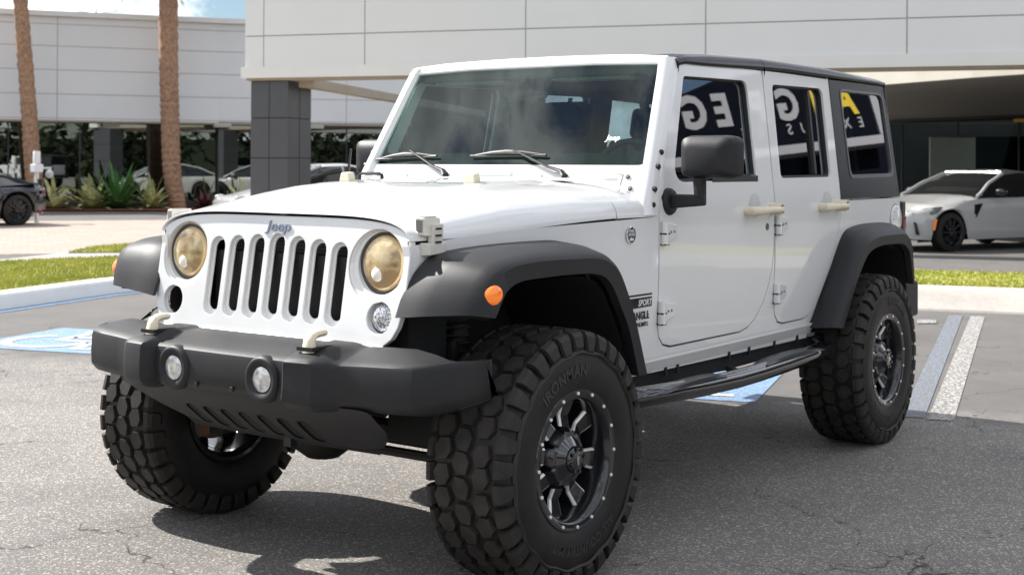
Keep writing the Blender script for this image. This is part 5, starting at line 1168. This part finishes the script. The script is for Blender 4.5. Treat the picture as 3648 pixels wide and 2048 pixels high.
def wheel_proto():
    w = rmM.build('wheel', rimblk, None, smooth=40)
    for o in split_build(bt, 'rim_bolt', milled, None, smooth=30): o.parent = w
    for t_ in (t1, t2):
        o = t_.build('tyre_lettering', letterm, None, smooth=0, weld=False); o.parent = w
    for m_, nm, mt, smo in ((tyM, 'tyre', rubber, 40), (trM, 'tread', treadm, 25), (rgM, 'sidewall_ring', mat('dusty_rubber', (.035, .031, .027), rough=.8), 60), (spM, 'spoke_set', rimblk, 30), (mlM, 'milled_edge', milled, 30), (cpM, 'centre_cap', gloss_blk, 35)):
        o = m_.build(nm, mt, None, smooth=smo, weld=nm not in ('tyre_lettering',)); o.parent = w
    lg = MB()
    for p_ in (((-.010, .014), (.010, .014), (0.004, -.016), (0, -.004)), ((-.012, .010), (-.004, -.014), (0, -.018), (.004, -.012))):
        lg.add([Vector((x_, TW/2+.0075, z_)) for x_, z_ in p_], [(0, 1, 2, 3)])
    o = lg.build('cap_emblem', chrome, None, smooth=0); o.parent = w
    return w
wp_ = wheel_proto()
protos = [wp_]+list(wp_.children)
def place_wheel(x, y, rotz, spin, first):
    if first: w = wp_
    else:
        w = wp_.copy(); sc.collection.objects.link(w)
        for ch in list(wp_.children):
            c_ = ch.copy(); sc.collection.objects.link(c_); c_.parent = w
    w.parent = JP; w.location = Vector((x, y, WR-.006))-BASE; w.rotation_euler = (0, 0, 0)
    w.rotation_mode = 'XYZ'; w.matrix_local = Matrix.Translation(Vector((x, y, WR-.006))-BASE) @ Matrix.Rotation(rotz, 4, 'Z') @ Matrix.Rotation(spin, 4, 'Y')
YC = .984-TW/2
place_wheel(0, YC, R(-1.2), 0, True)
place_wheel(-2.946, YC, 0, R(-37), False)
place_wheel(0, -YC, R(180-1.2), R(11), False)
place_wheel(-2.946, -YC, R(180), R(20), False)
mb = MB()
for xx in (0, -2.946):
    for sy in (1, -1): mb.lathe([(0, 0), (.150, 0), (.150, .018), (0, .018)], (xx, sy*(YC-.02), WR), (0, 1, 0), 32)
split_build(mb, 'brake_disc', mat('brake_steel', (.22, .15, .11), rough=.5, metal=.7), JP, smooth=30)
mb = MB()
for xx in (0, -2.946):
    for sy in (1, -1): mb.box((xx+.09, sy*(YC-.03), WR-.05), (.09, .08, .16)); 
split_build(mb, 'brake_caliper', mat('caliper_copper', (.35, .20, .13), rough=.5, metal=.4), JP, smooth=30, bevel=.01)

# ================================================================== OTHER CARS
def car(name, label, loc, yawd, Lc, paint, glassm, prof, wheelx, wr, W=1.85, roofmat=None, detail=True, cat='car', spokes_n=10, arch=.05, group=None):
    """prof: dict of lists (x, z): top (bonnet/belt/boot) and roof; x measured from the nose to the rear"""
    t = thing(name, label, cat, loc, group)
    Mx = Matrix.Rotation(R(yawd), 3, 'Z'); O = Vector(loc)
    T = lambda x, y, z: O+Mx @ Vector((-(x-Lc/2), y, z))
    def itp(P, x):
        if x <= P[0][0]: return P[0][1]
        for (a, b), (c, d) in zip(P, P[1:]):
            if x <= c: u = (x-a)/(c-a); u = u*u*(3-2*u)*.35+u*.65; return b+(d-b)*u
        return P[-1][1]
    n = 110; rows = []
    for i in range(n+1):
        x = Lc*i/n; zt = itp(prof['top'], x); w = W/2*min(1, itp([(0, .62), (.12, .80), (.35, .91), (.8, .98), (1.4, 1.0), (Lc-1.0, 1.0), (Lc-.35, .93), (Lc, .74)], x))
        zb = itp([(0, .30), (.15, .22), (.6, .20), (Lc-.6, .22), (Lc, .36)], x)
        for wx in wheelx:
            dx = abs(x-wx)
            if dx < wr+arch: zb = max(zb, wr+math.sqrt((wr+arch)**2-dx*dx)-.0)
        zs = zt-.10*min(1, x/.4); zs = max(zs, zb+.02)
        half = [(w*.96, zb), (w, zb+(zs-zb)*.25), (w*1.0, zb+(zs-zb)*.62), (w*.975, zs-(zs-zb)*.10), (w*.93, zs+(zt-zs)*.35), (w*.80, zs+(zt-zs)*.8), (w*.5, zt), (0, zt+.012)]
        rows.append([T(x, y, z) for y, z in half]+[T(x, -y, z) for y, z in half[-2::-1]])
    mb = MB(); mb.grid(rows); mb.add(rows[0], [tuple(range(15))]); mb.add(rows[-1], [tuple(range(15))[::-1]]); mb.build('body', paint, t, smooth=45)
    mb = MB(); mb.grid([[T(x, y, .2 if s_ else .2) for y in (-W/2*.9, W/2*.9)] for s_, x in enumerate((.25, Lc-.25))]); mb.box(T(Lc/2, 0, .42), (.1, .1, .1)); mb.build('underside', dark, t, smooth=0)
    # dark wheel wells
    mb = MB()
    for wx in wheelx:
        for sg in (-1, 1):
            mb.grid([[T(wx+math.cos(R(a))*(wr+arch), sg*y, wr+math.sin(R(a))*(wr+arch)) for y in (W/2*.55, W/2*.955)] for a in range(0, 181, 15)])
            mb.add([T(wx+math.cos(R(a))*(wr+arch), sg*W/2*.55, wr+math.sin(R(a))*(wr+arch)) for a in range(0, 181, 15)]+[T(wx-wr-arch, sg*W/2*.55, .15), T(wx+wr+arch, sg*W/2*.55, .15)], [tuple(range(15))])
    mb.build('wheel_well', dark, t, smooth=0)
    # greenhouse
    rp = prof['roof']; x0, x1 = rp[0][0], rp[-1][0]; rows = []; roofr = []; n2 = 40
    xr0, xr1 = prof['roofspan']
    for i in range(n2+1):
        x = x0+(x1-x0)*i/n2; zr = itp(rp, x); zt = itp(prof['top'], x)-.03; k = max(0, min(1, (zr-zt)/.45)); wb = W/2*.92; wt = W/2*(.92-.25*k)
        half = [(wb, zt), (wb+(wt-wb)*.5, zt+(zr-zt)*.5), (wt+.02, zr-.05*k), (wt-.05, zr-.012*k), (wt*.5, zr+.012*k), (0, zr+.016*k)]
        rows.append([T(x, y, z) for y, z in half]+[T(x, -y, z) for y, z in half[-2::-1]])
        if xr0 <= x <= xr1: roofr.append([T(x, y, z+.006) for y, z in half[2:]]+[T(x, -y, z+.006) for y, z in half[-2:1:-1]])
    mb = MB(); mb.grid(rows); mb.build('windows', glassm, t, smooth=45)
    mb = MB(); mb.grid(roofr); mb.grid([[p-Vector((0, 0, .012)) for p in r_] for r_ in roofr]); mb.build('roof', roofmat or paint, t, smooth=45)
    mb = MB()
    for sg in (-1, 1):
        P = []
        for i in range(9):
            x = x0+(xr0-x0)*i/8; zr = itp(rp, x); zt = itp(prof['top'], x)-.03; k = max(0, min(1, (zr-zt)/.45)); wt = W/2*(.92-.25*k); P.append(T(x, sg*(wt+.005), zr-.02*k))
        mb.tube(P, .03, 6)
        if prof.get('bpillar'):
            x = prof['bpillar']; mb.tube([T(x, sg*W/2*.925, itp(prof['top'], x)-.02), T(x, sg*W/2*.70, itp(rp, x)-.04)], .03, 6)
        P = [T(x_, sg*(W/2*(.92-.25*max(0, min(1, (itp(rp, x_)-itp(prof['top'], x_))/.45)))+.004), itp(rp, x_)-.03) for x_ in [xr1+(x1-xr1)*j/5 for j in range(6)]]; mb.tube(P, .035, 6)
    mb.tube([T(xr0, y_, itp(rp, xr0)+.004) for y_ in (-W/2*.66, -W/2*.3, 0, W/2*.3, W/2*.66)], .025, 6)
    split_build(mb, 'window_pillar', prof.get('pillarmat', paint), t, smooth=45)
    for wx in wheelx:
        for sg in (-1, 1):
            c = T(wx, sg*(W/2-.125), wr); ax = Mx @ Vector((0, sg, 0)); mb = MB(); mb.lathe([(wr*.70, -.11), (wr*.97, -.10), (wr, -.07), (wr, .07), (wr*.97, .10), (wr*.72, .115), (wr*.70, .10)], c, ax, 36); wh = mb.build('wheel', rubber, t, smooth=40)
            mb = MB(); mb.lathe([(wr*.72, .108), (wr*.69, .10), (wr*.66, .02), (0, .01)], c, ax, 36)
            e1 = Mx @ Vector((1, 0, 0)); e2 = Vector((0, 0, 1))
            for k in range(spokes_n):
                a = 2*math.pi*k/spokes_n; d = e1*math.cos(a)+e2*math.sin(a); mb.bar(c+d*.03+ax*.085, c+d*wr*.69+ax*.10, .022, .03, up=ax)
            mb.lathe([(.055, .05), (.05, .10), (0, .105)], c, ax, 16); mb.build('rim', rimblk, wh, smooth=35)
    return t, T, itp
coupe_prof = dict(top=[(0, .60), (.15, .70), (.6, .82), (1.5, .95), (1.9, .965), (3.6, .98), (4.2, 1.02), (4.65, 1.0), (4.78, .90)],
                  roof=[(1.55, .93), (2.05, 1.20), (2.45, 1.345), (2.9, 1.385), (3.3, 1.35), (3.9, 1.13), (4.15, 1.03)], roofspan=(2.44, 3.62), bpillar=None)
sedan_prof = dict(top=[(0, .58), (.2, .70), (.9, .86), (1.35, .93), (3.9, .98), (4.4, 1.02), (4.7, .92)],
                  roof=[(1.1, .90), (1.75, 1.25), (2.3, 1.43), (2.9, 1.445), (3.6, 1.33), (4.35, 1.03)], roofspan=(2.2, 3.4), bpillar=2.75)
darkglass = mat('dark_car_glass', (.006, .008, .009), rough=.04, coat=1, spec=.5)
carwhite = mat('shade_dimmed_white_paint', (.44, .44, .43), rough=.25, coat=1)  # white paint darkened to carry the shade under the canopy
carblack = mat('dark_navy_paint', (.008, .009, .014), rough=.15, coat=1)
soft = mat('convertible_top', (.010, .010, .012), rough=.7)
# white coupe under the canopy: nose toward the lower left of the picture
yawB = -24.5
fwd = Matrix.Rotation(R(yawB), 3, 'Z') @ Vector((1, 0, 0)); lft = Matrix.Rotation(R(yawB), 3, 'Z') @ Vector((0, 1, 0))
wc = Vector((-19.0, -3.82, 0))      # ground contact of the near front wheel
cB = wc-fwd*(4.78/2-.88)-lft*(.80)
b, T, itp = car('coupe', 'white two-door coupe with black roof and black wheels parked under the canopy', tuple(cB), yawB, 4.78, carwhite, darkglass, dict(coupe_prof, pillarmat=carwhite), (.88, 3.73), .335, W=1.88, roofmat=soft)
mb = MB(); mb.add([T(.26, .80, .655), T(.62, .895, .735), T(.70, .905, .755), T(.50, .885, .70), T(.22, .76, .60)], [(0, 1, 2, 3, 4)])
for sg in (1, -1):
    h = MB(); h.hexa([T(.10, sg*.66, .60), T(.55, sg*.915, .66), T(.50, sg*.88, .66), T(.15, sg*.6, .60), T(.12, sg*.64, .68), T(.70, sg*.90, .76), T(.66, sg*.86, .77), T(.18, sg*.58, .70)]); h.build('headlight', gloss_blk, b, smooth=0, bevel=.01)
    h = MB(); h.hexa([T(.14, sg*.70, .615), T(.40, sg*.868, .645), T(.38, sg*.85, .65), T(.16, sg*.68, .615), T(.14, sg*.70, .640), T(.40, sg*.868, .668), T(.38, sg*.85, .67), T(.16, sg*.68, .64)]); h.build('headlight_strip', mat('lamp_silver', (.7, .72, .74), rough=.15, metal=.7), b, smooth=0)
    h = MB(); h.hexa([T(.17, sg*.80, .30), T(.20, sg*.85, .30), T(.20, sg*.83, .30), T(.17, sg*.79, .30), T(.14, sg*.77, .52), T(.16, sg*.82, .50), T(.16, sg*.80, .50), T(.14, sg*.76, .52)]); h.build('bumper_slot', gloss_blk, b, smooth=0)
    h = MB(); h.hexa([T(.455, sg*.885, .38), T(.475, sg*.93, .38), T(.475, sg*.90, .38), T(.455, sg*.88, .38), T(.49, sg*.90, .56), T(.51, sg*.945, .56), T(.51, sg*.91, .56), T(.49, sg*.88, .56)]); h.build('side_reflector', mat('orange_reflector', (.9, .25, .03), rough=.3), b, smooth=0)
    h = MB(); h.hexa([T(1.40, sg*.935, .58), T(1.46, sg*.945, .58), T(1.46, sg*.90, .58), T(1.40, sg*.90, .58), T(1.44, sg*.935, .80), T(1.62, sg*.940, .82), T(1.62, sg*.90, .82), T(1.44, sg*.90, .80)]); h.build('fender_vent', gloss_blk, b, smooth=0)
    h = MB(); h.sphere(T(1.98, sg*1.02, 1.02), .09, (1.2, 1.2, .7)); h.tube([T(2.0, sg*.88, .98), T(1.98, sg*1.0, 1.0)], .02, 6); h.build('door_mirror', gloss_blk, b, smooth=60)
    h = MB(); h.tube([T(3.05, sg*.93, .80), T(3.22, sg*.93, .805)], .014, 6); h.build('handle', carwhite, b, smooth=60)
# dark sports car at the left edge
yawK = -6.5
fK = Matrix.Rotation(R(yawK), 3, 'Z') @ Vector((1, 0, 0)); lK = Matrix.Rotation(R(yawK), 3, 'Z') @ Vector((0, 1, 0))
wk = Vector((-14.45, -23.62, 0)); cK = wk+fK*(3.70-4.5/2)-lK*.80
bk_prof = dict(top=[(0, .55), (.15, .64), (.6, .76), (1.4, .86), (1.9, .90), (3.3, .93), (3.9, .97), (4.3, .98), (4.5, .90)],
               roof=[(1.5, .84), (2.0, 1.10), (2.4, 1.21), (2.8, 1.23), (3.3, 1.18), (4.0, 1.01), (4.2, .97)], roofspan=(2.38, 3.3), bpillar=None, pillarmat=carblack)
k_, T, itp = car('sports_car', 'dark navy sports car with black wheels and a thin red sill line', tuple(cK), yawK, 4.5, carblack, darkglass, bk_prof, (.90, 3.70), .355, W=1.86)
redm = mat('red_sill_line', (.55, .02, .03), rough=.3)
for sg in (1, -1):
    h = MB(); h.tube([T(1.35, sg*.925, .215), T(3.25, sg*.925, .215)], .018, 6); h.build('sill_line', redm, k_, smooth=40)
    h = MB(); h.hexa([T(4.42, sg*.50, .72), T(4.50, sg*.50, .72), T(4.40, sg*.82, .72), T(4.34, sg*.80, .72), T(4.42, sg*.50, .80), T(4.50, sg*.50, .80), T(4.40, sg*.82, .80), T(4.34, sg*.80, .80)]); h.build('tail_lamp', redlens, k_, smooth=0)
h = MB(); h.tube([T(4.30, .82, .30), T(4.47, .60, .28), T(4.50, 0, .28), T(4.47, -.60, .28), T(4.30, -.82, .30)], .025, 6); h.build('diffuser_trim', redm, k_, smooth=40)
# white sedan behind the canopy column
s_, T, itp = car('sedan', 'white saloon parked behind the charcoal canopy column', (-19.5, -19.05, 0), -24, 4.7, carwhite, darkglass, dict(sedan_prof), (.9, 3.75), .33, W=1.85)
for sg in (1, -1):
    h = MB(); h.sphere(T(.22, sg*.70, .66), .12, (1.1, 1.1, .55)); h.build('headlight', clearlens, s_, smooth=60)
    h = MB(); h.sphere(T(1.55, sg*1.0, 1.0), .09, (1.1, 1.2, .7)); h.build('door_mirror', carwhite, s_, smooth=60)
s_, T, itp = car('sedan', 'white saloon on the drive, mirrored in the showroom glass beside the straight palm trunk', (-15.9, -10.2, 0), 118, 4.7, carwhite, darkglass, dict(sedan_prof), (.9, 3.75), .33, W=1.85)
# camera post by the dark car
po = thing('camera_post', 'slim white post with a cylindrical white unit beside the dark sports car', 'post', (-14.86, -23.79, 0))
MB().tube([(-15.6, -24.5, 0), (-15.6, -24.5, 1.25)], .055, 10).build('pole', panel_l, po, smooth=40)
MB().tube([(-15.6, -24.5, 1.42), (-15.6, -24.5, 1.70), (-15.6, -24.5, 1.72)], [.085, .085, .07], 18).build('head', mat('post_white', (.78, .78, .78), rough=.4), po, smooth=40)
mb = MB(); mb.box((-15.6, -24.5, 1.31), (.22, .22, .20)); mb.build('housing', MATS['post_white'], po, smooth=0, bevel=.02)
MB().sphere((-15.78, -24.25, 1.17), .10).build('dome', mat('dome_grey', (.45, .48, .5), rough=.2), po, smooth=60)
mb = MB(); mb.box((-15.64, -24.44, .9), (.10, .07, .30)); mb.build('control_box', decal, po, smooth=0)

# ------------------------------------------------------------------ the place behind the photographer (seen only as reflections)
sg_ = thing('sign_building', 'dark building front with a large white framed lettered sign, mirrored in the side windows', 'building', (-28, 12.2, 0))
eS = Vector((-.95, -.312, 0)); nS = Vector((.312, -.95, 0)); PS = Vector((-28, 12.2, 0))
def SP(s, z, d=0): return PS+eS*s+nS*d+Vector((0, 0, z))
wallS = mat('sign_navy', (.006, .007, .013), rough=.9, spec=.05); frameS = mat('sign_frame', (.40, .40, .43), rough=.5); letS = mat('sign_letters', (.42, .42, .45), rough=.5); yelS = mat('sign_yellow', (.75, .55, .04), rough=.5)
mb = MB(); mb.prism([SP(-14, 0, -.6), SP(6.6, 0, -.6), SP(6.6, 7.6, -.6), SP(-.5, 7.5, -.6), SP(-5, 6.4, -.6), SP(-14, 6.2, -.6)], nS*-5); mb.build('wall', wallS, sg_, smooth=0)
mb = MB(); mb.prism([SP(-4.4, 5.44), SP(4.62, 5.44), SP(4.62, 7.5), SP(-.3, 7.42), SP(-4.4, 6.42)], nS*-.55); mb.build('sign_board', wallS, sg_, smooth=0)
mb = MB(); mb.hexa([SP(-14, 5.18, .04), SP(5.15, 5.18, .04), SP(5.15, 5.18, -.59), SP(-14, 5.18, -.59), SP(-14, 5.42, .04), SP(5.15, 5.42, .04), SP(5.15, 5.42, -.59), SP(-14, 5.42, -.59)])
mb.hexa([SP(4.64, 5.43, .04), SP(5.15, 5.43, .04), SP(5.15, 5.43, -.55), SP(4.64, 5.43, -.55), SP(4.64, 7.7, .04), SP(5.15, 7.7, .04), SP(5.15, 7.7, -.55), SP(4.64, 7.7, -.55)]); mb.build('sign_frame', frameS, sg_, smooth=0)
def sign_text(s, sc_, z, size, m, name, bold): text_mb(s, lambda u, v, d: SP(sc_-u, z+v, .01+d), depth=.03, size=size, bold=bold).build(name, m, sg_, smooth=0)
for ch, s0, m in (('A', 3.55, yelS), ('I', 2.35, yelS), ('G', 1.25, letS), ('P', .02, letS), ('E', -1.2, letS), ('G', -2.2, letS), ('L', -3.2, letS)):
    sign_text(ch, s0, 6.47, 1.17, m, 'sign_letter', .045)
for i, ch in enumerate('EXCLUSIVE'): sign_text(ch, 3.95-.573*i, 5.82, .42, letS, 'sign_letter', .004)
# unseen belt of trees, added to keep the glass reflections dark
rnd = random.Random(5); mb = MB()
def clump(x, y, h, w, n):
    for _ in range(n):
        a, b_, c_ = rnd.gauss(0, .42), rnd.gauss(0, .42), rnd.random()
        p = Vector((x+a*w, y+b_*w, h*(.12+.88*c_*(1-.25*(a*a+b_*b_))))); s_ = rnd.uniform(.35, .9)
        u = Vector((rnd.uniform(-1, 1), rnd.uniform(-1, 1), rnd.uniform(-.6, .6))).normalized()*s_; v = Vector((rnd.uniform(-1, 1), rnd.uniform(-1, 1), rnd.uniform(-1, 1))).normalized()*s_*.6
        mb.add([p-u, p-v, p+u, p+v], [(0, 1, 2, 3)])
for k in range(64):
    a = R(-62+3.1*k); rr_ = 62+rnd.uniform(-7, 9); x, y = 3+math.cos(a)*rr_, 3+math.sin(a)*rr_
    clump(x, y, rnd.uniform(6.5, 11), rnd.uniform(4, 6), 190)
tag(mb.build('unseen_tree_belt', mat('far_foliage', (.026, .040, .014), rough=.8, var=.5, vscale=.3), smooth=0, weld=False), 'unseen belt of green trees added to darken the reflections', 'trees', kind='stuff')
mb = MB(); pts = []  # unseen hedge, added below the trees to darken reflections
for k in range(33): a = R(-70+6.5*k); pts.append(Vector((3+math.cos(a)*66, 3+math.sin(a)*66, 0)))
mb.grid([pts, [p+Vector((0, 0, 4.2)) for p in pts]]); tag(mb.build('hedge', mat('hedge_dark', (.02, .03, .012), rough=.9, var=.4, vscale=.4), smooth=0), 'unseen dark hedge added under the belt of trees for the reflections', 'hedge')
